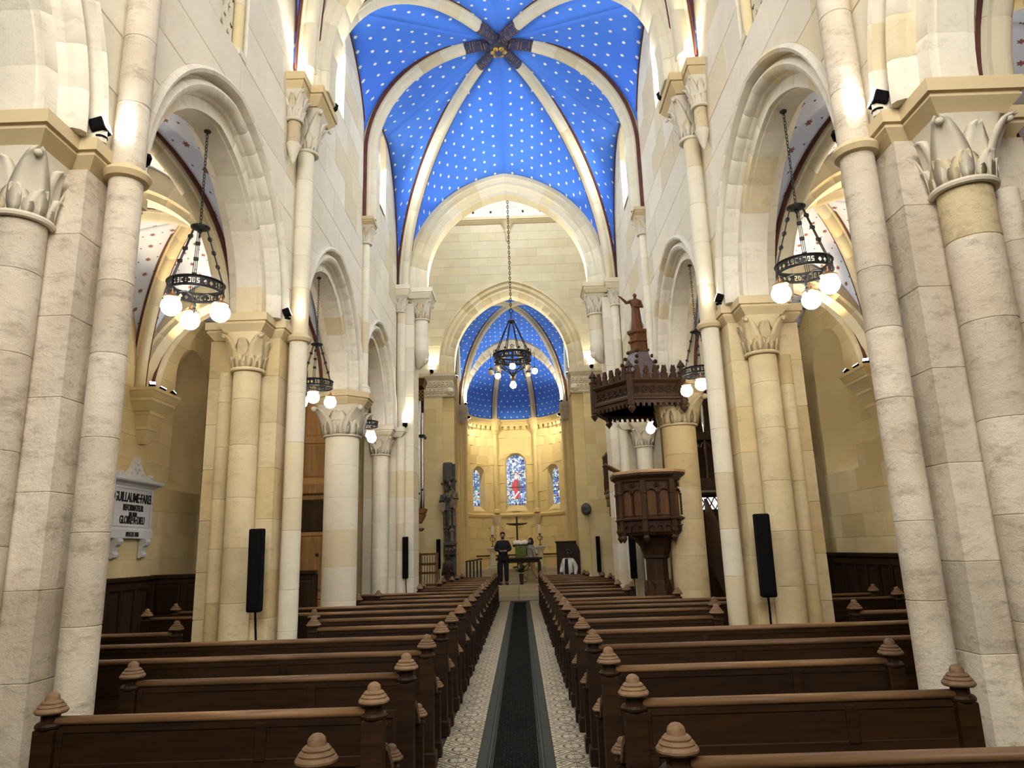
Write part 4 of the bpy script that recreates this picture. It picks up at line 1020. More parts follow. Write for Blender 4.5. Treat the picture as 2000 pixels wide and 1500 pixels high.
def newel(root, x, y, fk=1.0):
    n = inst('newel_post', ('newel_post',), m_newel, W_PEW, root, (x, y, 0))
    inst('finial', ('finial',), lambda bm: lathe(bm, FINP, 22), W_FIN, n, angle=28)
def pew(s, xi, xo, y, label, inner=True, outer=True, group='nave pews'):
    L = round(xo - xi, 3); root = thing('church_pew', label, 'pew', (s * (xi + xo) / 2 + AX, y, 0), group=group)
    h = L / 2; a = -s * h; b = s * h                           # a = aisle end
    x0, x1 = min(a, b), max(a, b)
    if inner: newel(root, a, 0)
    if outer: newel(root, b, 0)
    inst('top_rail', ('top_rail', L), lambda bm: loft(bm, [[(x, .034 * cos(t) * 1.0, .832 + .024 * sin(t)) for t in [2 * pi * i / 12 for i in range(12)]] for x in (-h + .04, h - .04)]), W_RAIL, root, smooth=True)
    inst('back_board', ('upper_board', L), lambda bm: (box(bm, -h + .03, h - .03, -.014, .014, .63, .815), box(bm, -h + .03, h - .03, -.020, .02, .775, .812, .004)), W_PEW, root)
    n = max(1, round(L / .56)); wd = (L - .10) / n
    def frame(bm):
        box(bm, -h + .04, h - .04, -.018, .016, .585, .635, .004); box(bm, -h + .04, h - .04, -.016, .016, .10, .20, .004)
        for i in range(n + 1):
            xc = -h + .05 + wd * i; e = .055 if i % 2 == 0 else .035
            box(bm, xc - e, xc + e, -.017, .015, .2, .585, .003)
            if i % 2 == 0: box(bm, xc - .03, xc + .03, -.024, .0, .62, .80, .004)
    inst('back_frame', ('back_frame', L), frame, W_PEW, root)
    def panel(bm):
        q = wd / 2 - .035
        rc = lambda i, yy: [(-q + i, yy, .20 + i), (q - i, yy, .20 + i), (q - i, yy, .585 - i), (-q + i, yy, .585 - i)]
        loft(bm, [rc(0, .008), rc(0, -.004), rc(.03, -.006), rc(.045, -.012), rc(.05, -.012)])
    for i in range(n): inst('panel', ('panel', L), panel, W_PEW, root, (-h + .05 + wd * (i + .5), 0, 0))
    inst('seat', ('seat', L), lambda bm: box(bm, -h + .03, h - .03, .02, .37, .395, .43, .008), W_PEW, root)
    inst('seat_front', ('seat_front', L), lambda bm: box(bm, -h + .03, h - .03, .31, .335, .10, .395), W_PEW, root)
    def arm(bm):
        pts = [(0, .03, .66), (0, .10, .65), (0, .17, .61), (0, .23, .55), (0, .28, .505), (0, .33, .49)]
        loft(bm, [[(-.028, p[1], p[2] - .02), (.028, p[1], p[2] - .02), (.034, p[1], p[2] + .012), (-.034, p[1], p[2] + .012)] for p in pts])
    def endb(bm): box(bm, -.016, .016, .04, .31, .06, .545, .004)
    for e, on in ((a, inner), (b, outer)):
        if not on: continue
        inst('arm_rest', ('arm_rest',), arm, W_FIN, root, (e + (-s if e == a else s) * .018, 0, 0))
        inst('end_board', ('end_board',), endb, W_PEW, root, (e, 0, 0))
        p = inst('arm_post', ('arm_post',), m_post, W_PEW, root, (e + (-s if e == a else s) * .03, .345, 0))
        f = inst('finial', ('finial',), lambda bm: lathe(bm, FINP, 22), W_FIN, p, (0, 0, 0)); f.scale = (.80, .80, .80); f.location = (0, 0, .515 - .866 * .80)
ROWY = [2.80 + 1.03 * k for k in range(19)]
ROWR = list(ROWY); ROWR[7] = 9.75; ROWR[8] = 10.50; ROWR[9] = 11.24; ROWR[10] = 12.55; ROWR[11] = 13.6; ROWR[12] = 14.6; ROWR[13] = 16.15
OUTL = {0: 5.05, 1: 2.30, 2: 2.44, 3: 5.05, 4: 5.05, 5: 2.15, 6: 2.44, 7: 5.0, 8: 5.1, 9: 2.60, 10: 2.47, 11: 5.05, 12: 2.02, 13: 2.10, 14: 1.85, 15: 1.85, 16: 1.75, 17: 1.70, 18: 1.65}
OUTR = {0: 5.05, 1: 2.26, 2: 2.44, 3: 5.05, 4: 5.05, 5: 2.15, 6: 2.40, 7: 5.0, 8: 5.05, 9: 2.44, 10: 1.86, 11: 2.10, 12: 1.98, 13: 2.28, 14: 2.28, 15: 2.28, 16: 2.20, 17: 1.90, 18: 1.90}
ORD = 'first second third fourth fifth sixth seventh eighth ninth tenth eleventh twelfth thirteenth fourteenth fifteenth sixteenth seventeenth eighteenth nineteenth'.split()
for s, OUT in ((-1, OUTL), (1, OUTR)):
    for k, y in enumerate(ROWY if s < 0 else ROWR):
        nb = {0: 'cut by the bottom edge', 1: 'finial at the near pier', 2: 'past the near pier', 3: 'running on into the aisle', 4: 'last before the speaker pier', 5: 'ending at the speaker pier', 8: 'last before the round column', 9: 'just past the round column', 18: 'last before the chancel steps'}.get(k, '')
        lab = 'dark pew %s of the runner, %s row from the camera' % (SIDE[s], ORD[k]) + (', ' + nb if nb else '')
        pew(s, .672 if s < 0 else .632, OUT[k], y, lab)
    pew(s, 3.62, 5.85, ROWY[5], 'short dark pew in the %s aisle, inner end behind the speaker pier' % SIDE[s], outer=False, group='aisle pews')

# ================================================================== HANGING LAMPS
FONT = {'1': ('010', '110', '010', '010', '111'), '9': ('111', '101', '111', '001', '111'), '0': ('111', '101', '101', '101', '111'), '5': ('111', '100', '111', '001', '111'),
        'C': ('111', '100', '100', '100', '111'), 'D': ('111', '001', '001', '001', '111'), ':': ('000', '010', '000', '010', '000')}
def ring_mesh(bm, R, h, z0, phase):
    rows = 9; cols = 176
    grid = [[False] * cols for _ in range(rows)]
    c = 4 + phase
    def plus(c0):
        for (i, j) in ((1, 0), (2, 0), (0, 1), (0, 2), (1, 1), (2, 1), (1, 2), (2, 2), (3, 1), (3, 2), (1, 3), (2, 3)): grid[2 + j][(c0 + i) % cols] = True
    def text(c0):
        for ch in '19C:D05':
            for j, row in enumerate(FONT[ch]):
                for i, v in enumerate(row):
                    if v == '1': grid[6 - j][(c0 + i) % cols] = True
            c0 += 4
        return c0
    blk = cols // 4
    for q in range(4):
        b0 = q * blk + phase
        text(b0 + 2)
        plus(b0 + 33); plus(b0 + 39)
    vs = [[bm.verts.new((R * cos(2 * pi * i / cols), R * sin(2 * pi * i / cols), z0 + h * j / rows)) for j in range(rows + 1)] for i in range(cols)]
    for i in range(cols):
        for j in range(rows):
            if not grid[j][i]: bm.faces.new((vs[i][j], vs[(i + 1) % cols][j], vs[(i + 1) % cols][j + 1], vs[i][j + 1]))
    bmesh.ops.delete(bm, geom=[v for v in bm.verts if not v.link_faces], context='VERTS')
def chain_mesh(bm, z0, z1, r=.004, ln=.045, wd=.012):
    n = max(2, int((z1 - z0) / (ln * .78)))
    for i in range(n):
        zc = z0 + (z1 - z0) * (i + .5) / n; hl = (z1 - z0) / n * .62; o = i % 2
        pts = []
        for q in range(8):
            a = 2 * pi * q / 8; p, zz = wd * cos(a), hl * sin(a); pts.append((p if o else 0, 0 if o else p, zc + zz))
        tube(bm, pts, r, 5, closed=True)
def small_lamp(s, yc, ztop, rot, label, off=0.0):
    zr = 4.02                                             # middle of the ring
    root = thing('ring_chandelier', label, 'chandelier', (s * 2.79, yc, zr), rot, 'ring chandeliers in the arcade arches')
    d = ztop - zr
    inst('chain', ('lamp_chain', round(d, 2)), lambda bm: (chain_mesh(bm, .66, d - .02), lathe(bm, [(.03, d - .03), (.035, d - .015), (.012, d)], 12)), M_IRON, root)
    inst('crown_plate', ('crown_plate',), lambda bm: (lathe(bm, [(.01, .585), (.045, .59), (.085, .605), (.088, .615), (.03, .63), (.012, .66)], 20), lathe(bm, [(.003, .50), (.012, .52), (.006, .54), (.02, .57), (.012, .59)], 10)), M_IRON, root, angle=40)
    o = inst('pierced_ring', ('upper_ring',), lambda bm: ring_mesh(bm, .245, .088, -.045, 0), M_IRON, root); md = o.modifiers.new('t', 'SOLIDIFY'); md.thickness = .006
    inst('ring_rim', ('ring_rim',), lambda bm: [tube(bm, circ(0, 0, z, r, 40), .007, 6, closed=True) for z, r in ((.045, .249), (-.047, .245))], M_IRON, root)
    def hanger(bm):
        for dx in (-.012, 0, .012): tube(bm, [(.06, dx, .60), (.24, dx * 1.4, .045)], .0035, 5)
        for t in (.2, .45, .7):
            c = Vector((.06, 0, .60)).lerp(Vector((.24, 0, .045)), t); box(bm, c.x - .014, c.x + .014, -.022, .022, c.z - .016, c.z + .016, .003)
        bar(bm, (.246, 0, .05), (.246, 0, -.05), .02, .012)
    def scroll(bm):
        tube(bm, [(.24, 0, -.045), (.17, 0, -.075), (.10, 0, -.05), (.04, 0, -.07), (0, 0, -.12)], .007, 6)
    for k in range(3):
        inst('hanger_rods', ('hanger_rods',), hanger, M_IRON, root, rz=2 * pi * k / 3)
        inst('scroll_brace', ('scroll_brace',), scroll, M_IRON, root, rz=2 * pi * k / 3)
        a = 2 * pi * k / 3
        g = inst('globe', ('globe',), lambda bm: sphere(bm, (0, 0, 0), .087, 20, 12), M_GLOBE, root, (.235 * cos(a), .235 * sin(a), -.235), smooth=True)
        inst('globe_cap', ('globe_cap',), lambda bm: (lathe(bm, [(.03, .072), (.07, .075), (.075, .085), (.045, .10), (.018, .115), (.018, .135)], 18), tube(bm, [(0, 0, .13), (0, 0, .17)], .006, 6)), M_BRASS, g, angle=40)
    inst('pendant_boss', ('pendant_boss',), lambda bm: lathe(bm, [(.003, -.24), (.012, -.22), (.02, -.20), (.01, -.18), (.016, -.16), (.006, -.12)], 10), M_IRON, root, angle=40)
LL = {6.12: 'nearest', 10.02: 'second', 13.38: 'third'}
for s in (-1, 1):
    for (yc, zt, rot) in ((6.12, 5.66, (-2.05 if s < 0 else -1.05)), (10.02, 5.69, (-1.4 if s < 0 else -1.8)), (13.38, 5.69, (-.9 if s < 0 else -2.2))):
        small_lamp(s, yc, zt, rot, 'black iron ring lamp with lit globes in the %s arch of the %s arcade' % (LL[yc], SIDE[s]))
def big_lamp():
    root = thing('crossing_chandelier', 'large black ring chandelier on a long chain before the chancel arch', 'chandelier', (.05, 18.9, 6.75))
    bm = BM(); chain_mesh(bm, 1.42, 7.8, .010, .10, .026); fin('chain', bm, M_IRON, root, world=False)
    bm = BM(); tube(bm, [(.05 * cos(q * pi / 8), 0, 1.36 + .06 * sin(q * pi / 8)) for q in range(16)], .012, 6, closed=True); tube(bm, [(0, 0, 1.1), (0, 0, 1.3)], .012, 6); fin('chain_ring', bm, M_IRON, root, world=False)
    bm = BM(); lathe(bm, [(.01, .98), (.04, 1.0), (.10, 1.02), (.10, 1.06), (.05, 1.10), (.02, 1.14)], 18); fin('crown_plate', bm, M_IRON, root, world=False, angle=40)
    for k in range(8):
        a = pi / 8 + pi / 4 * k
        bm = BM(); tube(bm, [(.09 * cos(a), .09 * sin(a), 1.03), (.48 * cos(a), .48 * sin(a), .14)], .013, 6)
        sphere(bm, (.48 * cos(a), .48 * sin(a), .17), .035, 8, 6); fin('hanger_rod', bm, M_IRON, root, world=False)
    o = BM(); ring_mesh(o, .50, .17, -.08, 0); o = fin('pierced_ring', o, M_IRON, root, world=False); md = o.modifiers.new('t', 'SOLIDIFY'); md.thickness = .012
    bm = BM()
    for z, r in ((.095, .515), (-.085, .505)): tube(bm, circ(0, 0, z, r, 40), .020, 6, closed=True)
    tube(bm, circ(0, 0, -.24, .40, 32), .014, 6, closed=True)
    fin('ring_rim', bm, M_IRON, root, world=False)
    for k in range(8):
        a = pi / 4 * k; c_, s_ = cos(a), sin(a)
        bm = BM(); tube(bm, [(.50 * c_, .50 * s_, -.08), (.44 * c_, .44 * s_, -.17), (.40 * c_, .40 * s_, -.24), (.26 * c_, .26 * s_, -.33), (.10 * c_, .10 * s_, -.42), (0, 0, -.56)], .016, 6)
        tube(bm, [(.36 * c_ + .05 * cos(q) * c_, .36 * s_ + .05 * cos(q) * s_, -.20 + .05 * sin(q)) for q in (0, 1, 2, 3, 4, 5)], .010, 5); fin('scroll_brace', bm, M_IRON, root, world=False)
        bm = BM()
        for z in (.13, .19): tube(bm, [(.51 * c_ - s_ * .05, .51 * s_ + c_ * .05, z), (.51 * c_, .51 * s_, z + .05), (.51 * c_ + s_ * .05, .51 * s_ - c_ * .05, z)], .012, 5)
        fin('crest_leaf', bm, M_IRON, root, world=False)
        long = k in (0, 4)
        bm = BM(); R2 = .60
        tube(bm, [(.52 * c_, .52 * s_, .02), (.55 * c_, .55 * s_, .12), (R2 * c_, R2 * s_, .12), (R2 * c_, R2 * s_, -.30)], .008, 6)
        lathe(bm, [(.03, -.325), (.068, -.33), (.065, -.30), (.02, -.27)], 14, (R2 * c_, R2 * s_, 0)); fin('lamp_arm', bm, M_IRON, root, world=False)
        lit = k in (0, 3, 6)
        bm = BM(); sphere(bm, (0, 0, 0), .082, 18, 10); g = fin('globe', bm, M_GLOBE if lit else M_OFF, root, world=False, smooth=True); g.location = (R2 * c_, R2 * s_, -.40)
        g['label'] = 'lit white globe' if lit else 'unlit tan globe'
    bm = BM(); lathe(bm, [(.01, -.70), (.07, -.68), (.03, -.62), (.05, -.58), (.015, -.54)], 14); fin('pendant_boss', bm, M_BRASS, root, world=False, angle=40)
    bm = BM(); sphere(bm, (0, 0, -.78), .088, 18, 10); fin('globe', bm, M_GLOBE, root, world=False, smooth=True)
big_lamp()

# ================================================================== FLOODLIGHTS AND SPEAKERS
def flood(loc, aim, size, label, power, col, angle, grp='floodlights on the capitals', blend=.7):
    loc = Vector(loc); d = (Vector(aim) - loc).normalized()
    root = thing('floodlight', label, 'floodlight', loc, group=grp)
    q = d.to_track_quat('Z', 'Y').to_matrix().to_4x4()
    def bb(name, x, z0, z1, mt, ch=0):
        bm = BM(); box(bm, -x, x, -x * .8, x * .8, z0, z1, ch); bmesh.ops.transform(bm, matrix=q, verts=bm.verts[:]); return fin(name, bm, mt, root, world=False)
    bb('housing', size, -size * 1.1, size * .55, M_BLACK, size * .15); bb('lens', size * .85, size * .555, size * .60, M_LAMP)
    bm = BM(); tube(bm, [(0, 0, -size * .6), (0, 0, -size * 1.5)], size * .3, 8); lathe(bm, [(size * .7, -size * 1.55), (size * .7, -size * 1.35)], 10); fin('bracket', bm, M_BLACK, root, world=False)
    if power: spot('floodlight_beam', loc + d * (size * .75), aim, power, col, angle, blend, size * .6)
FL = 'small floodlight '
for s in (-1, 1):
    sd = SIDE[s]
    flood((s * 2.49, 4.05, 4.335), (s * 2.24, 4.08, 4.43), .055, FL + 'shining up the shaft of the nearest pier, ' + sd, 14, (.97, .98, 1), 150)
    flood((s * 2.40, 4.40, 4.32), (s * 3.6, 5.6, 6.4), .04, FL + 'half hidden behind the shaft of the nearest pier, ' + sd, 0, WARM, 80)
    flood((s * 2.46, 7.70, 4.325), (s * 2.24, 7.74, 4.42), .05, FL + 'on the impost of the speaker pier, ' + sd, 14, (1, .97, .93), 150)
    flood((s * 2.38, 7.58, 7.33), (s * 2.2, 7.4, 9.5), .055, FL + 'on the high capital of the speaker pier, inner one, ' + sd, 70, NEUT, 110)
    flood((s * 2.14, 8.18, 7.33), (s * 1.6, 7.97, 9.6), .055, FL + 'on the high capital under the bright transverse arch, ' + sd, 190, (1, .94, .82), 110)
    flood((s * 2.30, 15.12, 4.32), (s * 2.3, 15.2, 7), .05, FL + 'on the impost of the crossing pier, ' + sd, 40, (1, .95, .78), 100)
    flood((s * 1.78, 15.60, 7.51), (s * 1.2, 15.5, 9.8), .05, FL + 'on the capital of the arch at the end of the nave, ' + sd, 150, (1, .92, .70), 95)
    flood((s * 2.58, YE - .10, 7.31), (s * 2.5, YE - .12, 10), .06, FL + 'on the carved frieze washing the honey-coloured wall, ' + sd, 90, (1, .90, .62), 100)
    flood((s * 1.86, YE + .75, 7.30), (s * .8, YE + .5, 10.3), .05, FL + 'at the spring of the chancel arch, ' + sd, 260, (1, .94, .76), 110)
    flood((s * 1.92, 28.0, 7.37), (s * 1.0, 28.4, 9.8), .06, FL + 'on the capital of the apse arch, ' + sd, 200, (1, .95, .85), 110)
    flood((s * 1.86, 28.98, 6.98), (s * -.6, 30.6, 4.6), .06, FL + 'added unseen behind the apse arch to brighten the curved wall, ' + sd, 250, (1, .88, .58), 120)  # unseen pair, added because the apse wall was too dim
    for j, (y, p, t) in enumerate(((11.35, 260, (s * 4.7, 9.6, 6.6)), (11.70, 330, (s * 4.9, 11.7, 6.1)), (12.05, 200, (s * 4.7, 13.5, 6.6)))):
        flood((s * 5.88, y, 4.44), t, .05, FL + 'on the stepped corbel, %s aisle, %s' % (sd, ('nearest of three', 'middle of three', 'farthest of three')[j]), p, GOLD, 60)
    for Y in (4.24, 7.97):
        flood((s * 5.88, Y + .2, 4.44), (s * 4.7, Y + .2, 6.3), .05, FL + 'on the %s corbel of the %s aisle' % ('nearest' if Y < 5 else 'second', sd), 280, GOLD, 80)
    flood((s * 3.42, 8.15, 4.32), (s * 4.6, 8.1, 6.2), .05, FL + 'behind the impost of the speaker pier, ' + sd + ' aisle side', 110, NEUT, 120)
    flood((s * 3.42, 11.9, 4.32), (s * 4.6, 11.8, 6.2), .05, FL + 'behind the round column, ' + sd + ' aisle side', 110, NEUT, 120)
def speaker(x, y, z0, z1, wd, label, lean=0.0):
    root = thing('column_speaker', label, 'speaker', (x, y, z0), group='black column speakers')
    h = z1 - z0
    bm = BM(); loft(bm, [[(-wd / 2 + i, -.05 + i, z), (wd / 2 - i, -.05 + i, z), (wd / 2 - i, .045, z), (-wd / 2 + i, .045, z)] for z, i in ((0, .012), (.012, 0), (h - .012, 0), (h, .012))]); bmesh.ops.transform(bm, matrix=Matrix.Rotation(lean, 4, 'X'), verts=bm.verts[:]); fin('cabinet', bm, M_BLACK, root, world=False)
    bm = BM(); box(bm, -wd / 2 + .012, wd / 2 - .012, -.058, -.05, .02, h - .02, .004); bmesh.ops.transform(bm, matrix=Matrix.Rotation(lean, 4, 'X'), verts=bm.verts[:]); fin('grille', bm, M_BLACK, root, world=False)
    bm = BM(); box(bm, -.02, .02, .0, .10, h * .45, h * .55); fin('wall_bracket', bm, M_BLACK, root, world=False)
    bm = BM(); tube(bm, [(0, .02, .02), (.005, .03, -.1), (.012, .06, -.35), (.012, .07, -.75), (.012, .07, -z0 + .02)], .011, 6); fin('cable', bm, M_BLACK, root, world=False)
speaker(-2.575, 7.42, 1.07, 1.89, .135, 'tall black column speaker on the yellowish pier, left of the runner', .03)
speaker(2.575, 7.42, 1.06, 1.88, .14, 'tall black column speaker on the orange-yellow pier, right of the runner', .03)
speaker(-2.28, 15.10, 1.09, 1.93, .11, 'narrow black speaker on the crossing pier, left', .02)
speaker(2.40, 15.00, .95, 1.85, .13, 'narrow black speaker behind the stem of the pulpit', .02)
speaker(-2.40, 22.2, 1.10, 1.98, .12, 'small dark speaker at the left pier of the chancel arch', .02)
speaker(2.46, 22.2, .86, 1.92, .12, 'small dark speaker at the right pier of the chancel arch', .02)

# ================================================================== STATUES, PEOPLE
def robe(bm, H, wx, wy, folds=7, twist=0.0, lean=0.0):
    """draped standing figure without arms, facing -y, from z = 0 to the shoulders"""
    prof = [(0, 1.0), (.06, .98), (.2, .9), (.4, .84), (.5, .80), (.58, .74), (.64, .80), (.74, .98), (.80, 1.0), (.835, .72), (.855, .36), (.89, .26)]
    n = 28; rings = []
    for z, k in prof:
        f = .10 * max(0, 1 - z / .62)
        rings.append([(wx * k * (1 + f * cos(folds * a + z * 5)) * cos(a) + lean * z, wy * (k if z < .8 else k * .9) * (1 + f * cos(folds * a + z * 5)) * sin(a), z * H) for a in [2 * pi * i / n for i in range(n)]])
    loft(bm, rings)
def head(bm, c, r, face=-1):
    x, y, z = c
    rings = []
    for t, kx, ky, oy in ((-1.25, .30, .34, -.12), (-1.0, .62, .62, -.10), (-.6, .80, .90, -.05), (-.1, .88, 1.0, 0), (.4, .90, 1.04, .04), (.85, .72, .86, .06), (1.12, .36, .42, .06), (1.2, .05, .06, .06)):
        rings.append([(x + r * kx * cos(a), y - face * oy * r + r * ky * sin(a), z + r * t) for a in [2 * pi * i / 14 for i in range(14)]])
    loft(bm, rings)
    yf = y + face * r * 1.0
    loft(bm, [[(x - .10 * r, yf + .12 * r * -face, z + .18 * r), (x + .10 * r, yf + .12 * r * -face, z + .18 * r), (x, yf + .05 * r * face, z + .2 * r)], [(x - .20 * r, yf, z - .28 * r), (x + .20 * r, yf, z - .28 * r), (x, yf + face * .30 * r, z - .26 * r)]])
    for sx in (-1, 1):
        sphere(bm, (x + sx * .34 * r, yf - face * .10 * r, z + .12 * r), .12 * r, 8, 5, .7); sphere(bm, (x + sx * .9 * r, y, z - .05 * r), .2 * r, 8, 5, 1.4)
    loft(bm, [[(x - .25 * r, yf - face * .05 * r, z - .55 * r), (x + .25 * r, yf - face * .05 * r, z - .55 * r)] + [(x + .2 * r, yf + face * .02 * r, z - .63 * r), (x - .2 * r, yf + face * .02 * r, z - .63 * r)], [(x - .2 * r, yf - face * .1 * r, z - .68 * r), (x + .2 * r, yf - face * .1 * r, z - .68 * r), (x + .15 * r, yf - face * .1 * r, z - .70 * r), (x - .15 * r, yf - face * .1 * r, z - .70 * r)]])
def hand(bm, w, d, r):
    """palm and five short fingers at w, pointing along d"""
    w = Vector(w); d = Vector(d).normalized(); sd = d.cross(Vector((0, 0, 1)));
    if sd.length < .2: sd = Vector((1, 0, 0))
    sd.normalize()
    tube(bm, [w, w + d * r * 1.2, w + d * r * 2.2], [r * .7, r, r * .85], 8)
    for i, ln in enumerate((1.6, 2.0, 2.1, 1.8)):
        b = w + d * r * 2.1 + sd * r * (.45 * (i - 1.5)); tube(bm, [b, b + d * r * ln * .6, b + d * r * ln + Vector((0, 0, -r * .4))], r * .24, 5)
    b = w + d * r * .8 + sd * r * -.8; tube(bm, [b, b + d * r * .8 - sd * r * .5, b + d * r * 1.6 - sd * r * .6], r * .26, 5)
def statue(name, label, cat, loc, H, mt, rz=0, arm='out', group=None, parent=None, mt2=None):
    root = thing(name, label, cat, loc, rz, group) if parent is None else None
    if parent is not None:
        root = D.objects.new(name, None); COL.objects.link(root); root.parent = parent; root.location = loc; root.rotation_euler = (0, 0, rz)
    bm = BM(); robe(bm, H, H * .145, H * .12); head(bm, (0, -.01 * H, .945 * H), .052 * H)
    sh = .79 * H
    if arm == 'out':
        tube(bm, [(-.12 * H, 0, sh), (-.24 * H, -.06 * H, sh - .06 * H), (-.38 * H, -.14 * H, sh + .05 * H)], [.055 * H, .045 * H, .028 * H], 8); hand(bm, (-.38 * H, -.14 * H, sh + .05 * H), (-.8, -.3, .5), .026 * H)
        tube(bm, [(.12 * H, 0, sh), (.16 * H, -.05 * H, .62 * H), (.02 * H, -.15 * H, .60 * H)], [.05 * H, .045 * H, .03 * H], 8); hand(bm, (.02 * H, -.15 * H, .60 * H), (-1, -.2, 0), .024 * H)
    else:
        for sx in (-1, 1):
            tube(bm, [(sx * .12 * H, 0, sh), (sx * .17 * H, -.04 * H, .62 * H), (sx * .03 * H, -.16 * H, .68 * H)], [.05 * H, .045 * H, .03 * H], 8); hand(bm, (sx * .03 * H, -.16 * H, .68 * H), (-sx * .3, -.2, 1), .024 * H)
    if parent is None:
        fin('carved_figure', bm, mt, root, world=False, angle=50)
        bm = BM(); box(bm, -.13 * H, .13 * H, -.13 * H, .13 * H, -.03 * H, .012 * H, .01); fin('plinth', bm, mt, root, world=False)
    else: fin('carved_figure', bm, mt, root, world=False, angle=50)
    return root
M_SKIN = noisy('skin_light', (.50, .30, .22), (.42, .24, .17), 8, .6); M_SKIN2 = noisy('skin_deep', (.075, .038, .024), (.05, .026, .017), 8, .5)
M_NAVY = noisy('navy_clothes', (.006, .007, .012), (.012, .013, .02), 14, .85); M_GREYJ = noisy('grey_jacket', (.40, .38, .35), (.30, .28, .26), 10, .85)
M_BEIGE = noisy('beige_trousers', (.45, .34, .17), (.36, .27, .13), 9, .85); M_CARD = noisy('white_cardigan', (.70, .66, .60), (.58, .54, .48), 30, .9)
M_HAIR = noisy('dark_hair', (.012, .009, .007), (.022, .016, .012), 20, .6); M_SHOE = noisy('dark_shoes', (.015, .013, .012), (.03, .025, .02), 10, .5); M_LSHOE = noisy('light_shoes', (.45, .38, .28), (.35, .30, .22), 10, .6)
def skin(name, joints, edges, mt, parent, sub=2, rootv=None):
    keys = list(joints); idx = {k: i for i, k in enumerate(keys)}
    me = D.meshes.new(name); me.from_pydata([joints[k][0] for k in keys], [(idx[a], idx[b]) for a, b in edges], [])
    o = D.objects.new(name, me); COL.objects.link(o); o.parent = parent
    md = o.modifiers.new('skin', 'SKIN'); md.use_smooth_shade = True
    for k in keys:
        r = joints[k][1]; me.skin_vertices[0].data[idx[k]].radius = r if isinstance(r, tuple) else (r, r)
        me.skin_vertices[0].data[idx[k]].use_root = (k == (rootv or keys[0]))
    sb = o.modifiers.new('sub', 'SUBSURF'); sb.levels = sub; sb.render_levels = sub
    me.materials.append(mt); return o
def person(label, loc, rz, H, pose, skinm, top, legs, shoes, hairlong=False, open_coat=None):
    root = thing('person', label, 'person', loc, rz)
    k = H / 1.75
    P = dict(pel=((0, 0, .95), (.135, .10)), wai=((0, 0, 1.10), (.125, .095)), che=((0, 0, 1.30), (.155, .11)), nkb=((0, .01, 1.45), (.075, .07)), nk=((0, 0, 1.52), .055), hd=((0, -.015, 1.60), (.075, .09)), ht=((0, 0, 1.69), (.062, .075)),
             shl=((-.165, .01, 1.385), .058), shr=((.165, .01, 1.385), .058), hpl=((-.09, 0, .90), .095), hpr=((.09, 0, .90), .095), knl=((-.10, -.01, .50), .062), knr=((.10, -.01, .50), .062),
             anl=((-.10, .02, .09), .042), anr=((.10, .02, .09), .042), tol=((-.12, -.14, .035), (.042, .03)), tor=((.12, -.14, .035), (.042, .03)),
             ell=((-.25, .03, 1.16), .046), elr=((.25, .03, 1.16), .046), wrl=((-.08, -.19, 1.08), .032), wrr=((.08, -.19, 1.10), .032), hal=((-.03, -.23, 1.09), (.04, .025)), har=((.03, -.23, 1.11), (.04, .025)))
    P.update(pose)
    for q, sg in (('l', -1), ('r', 1)):
        w_, h_ = Vector(P['wr' + q][0]), Vector(P['ha' + q][0]); d = (h_ - w_).normalized(); sd = d.cross(Vector((0, 0, 1)));
        if sd.length < .1: sd = Vector((0, 1, 0))
        sd.normalize()
        for i, ln in enumerate((.055, .07, .075, .06)):
            P['f%s%d' % (q, i)] = (tuple(h_ + d * .03 + sd * .018 * (i - 1.5)), .010); P['g%s%d' % (q, i)] = (tuple(h_ + d * (.03 + ln) + sd * .02 * (i - 1.5) + Vector((0, 0, -.012))), .008)
        P['t%s' % q] = (tuple(w_ + d * .03 - sd * .04 * sg), .011); P['u%s' % q] = (tuple(w_ + d * .075 - sd * .055 * sg), .009)
    S = {a: (tuple(Vector(p) * k), (tuple(x * k for x in r) if isinstance(r, tuple) else r * k)) for a, (p, r) in P.items()}
    E_ = [('pel', 'wai'), ('wai', 'che'), ('che', 'nkb'), ('nkb', 'nk'), ('nk', 'hd'), ('hd', 'ht'), ('che', 'shl'), ('che', 'shr'), ('shl', 'ell'), ('shr', 'elr'), ('ell', 'wrl'), ('elr', 'wrr'), ('wrl', 'hal'), ('wrr', 'har'), ('pel', 'hpl'), ('pel', 'hpr'), ('hpl', 'knl'), ('hpr', 'knr'), ('knl', 'anl'), ('knr', 'anr'), ('anl', 'tol'), ('anr', 'tor')]
    for q in 'lr':
        for i in range(4): E_ += [('ha' + q, 'f%s%d' % (q, i)), ('f%s%d' % (q, i), 'g%s%d' % (q, i))]
        E_ += [('wr' + q, 't' + q), ('t' + q, 'u' + q)]
    used = {a for e in E_ for a in e}
    skin('body', {a: S[a] for a in S if a in used}, E_, skinm, root)
    def grow(a, g): r = S[a][1]; return tuple(x + g for x in r) if isinstance(r, tuple) else r + g
    tk = ['wai', 'pel', 'che', 'nkb', 'shl', 'shr', 'ell', 'elr', 'wrl', 'wrr']
    T = {a: (S[a][0], grow(a, {'wrl': .014, 'wrr': .014, 'nkb': .03, 'ell': .03, 'elr': .03, 'shl': .022, 'shr': .022}.get(a, .042))) for a in tk}
    skin('jacket', T, [('pel', 'wai'), ('wai', 'che'), ('che', 'nkb'), ('che', 'shl'), ('che', 'shr'), ('shl', 'ell'), ('shr', 'elr'), ('ell', 'wrl'), ('elr', 'wrr')], top, root)
    lk = ['pel', 'hpl', 'hpr', 'knl', 'knr', 'anl', 'anr']
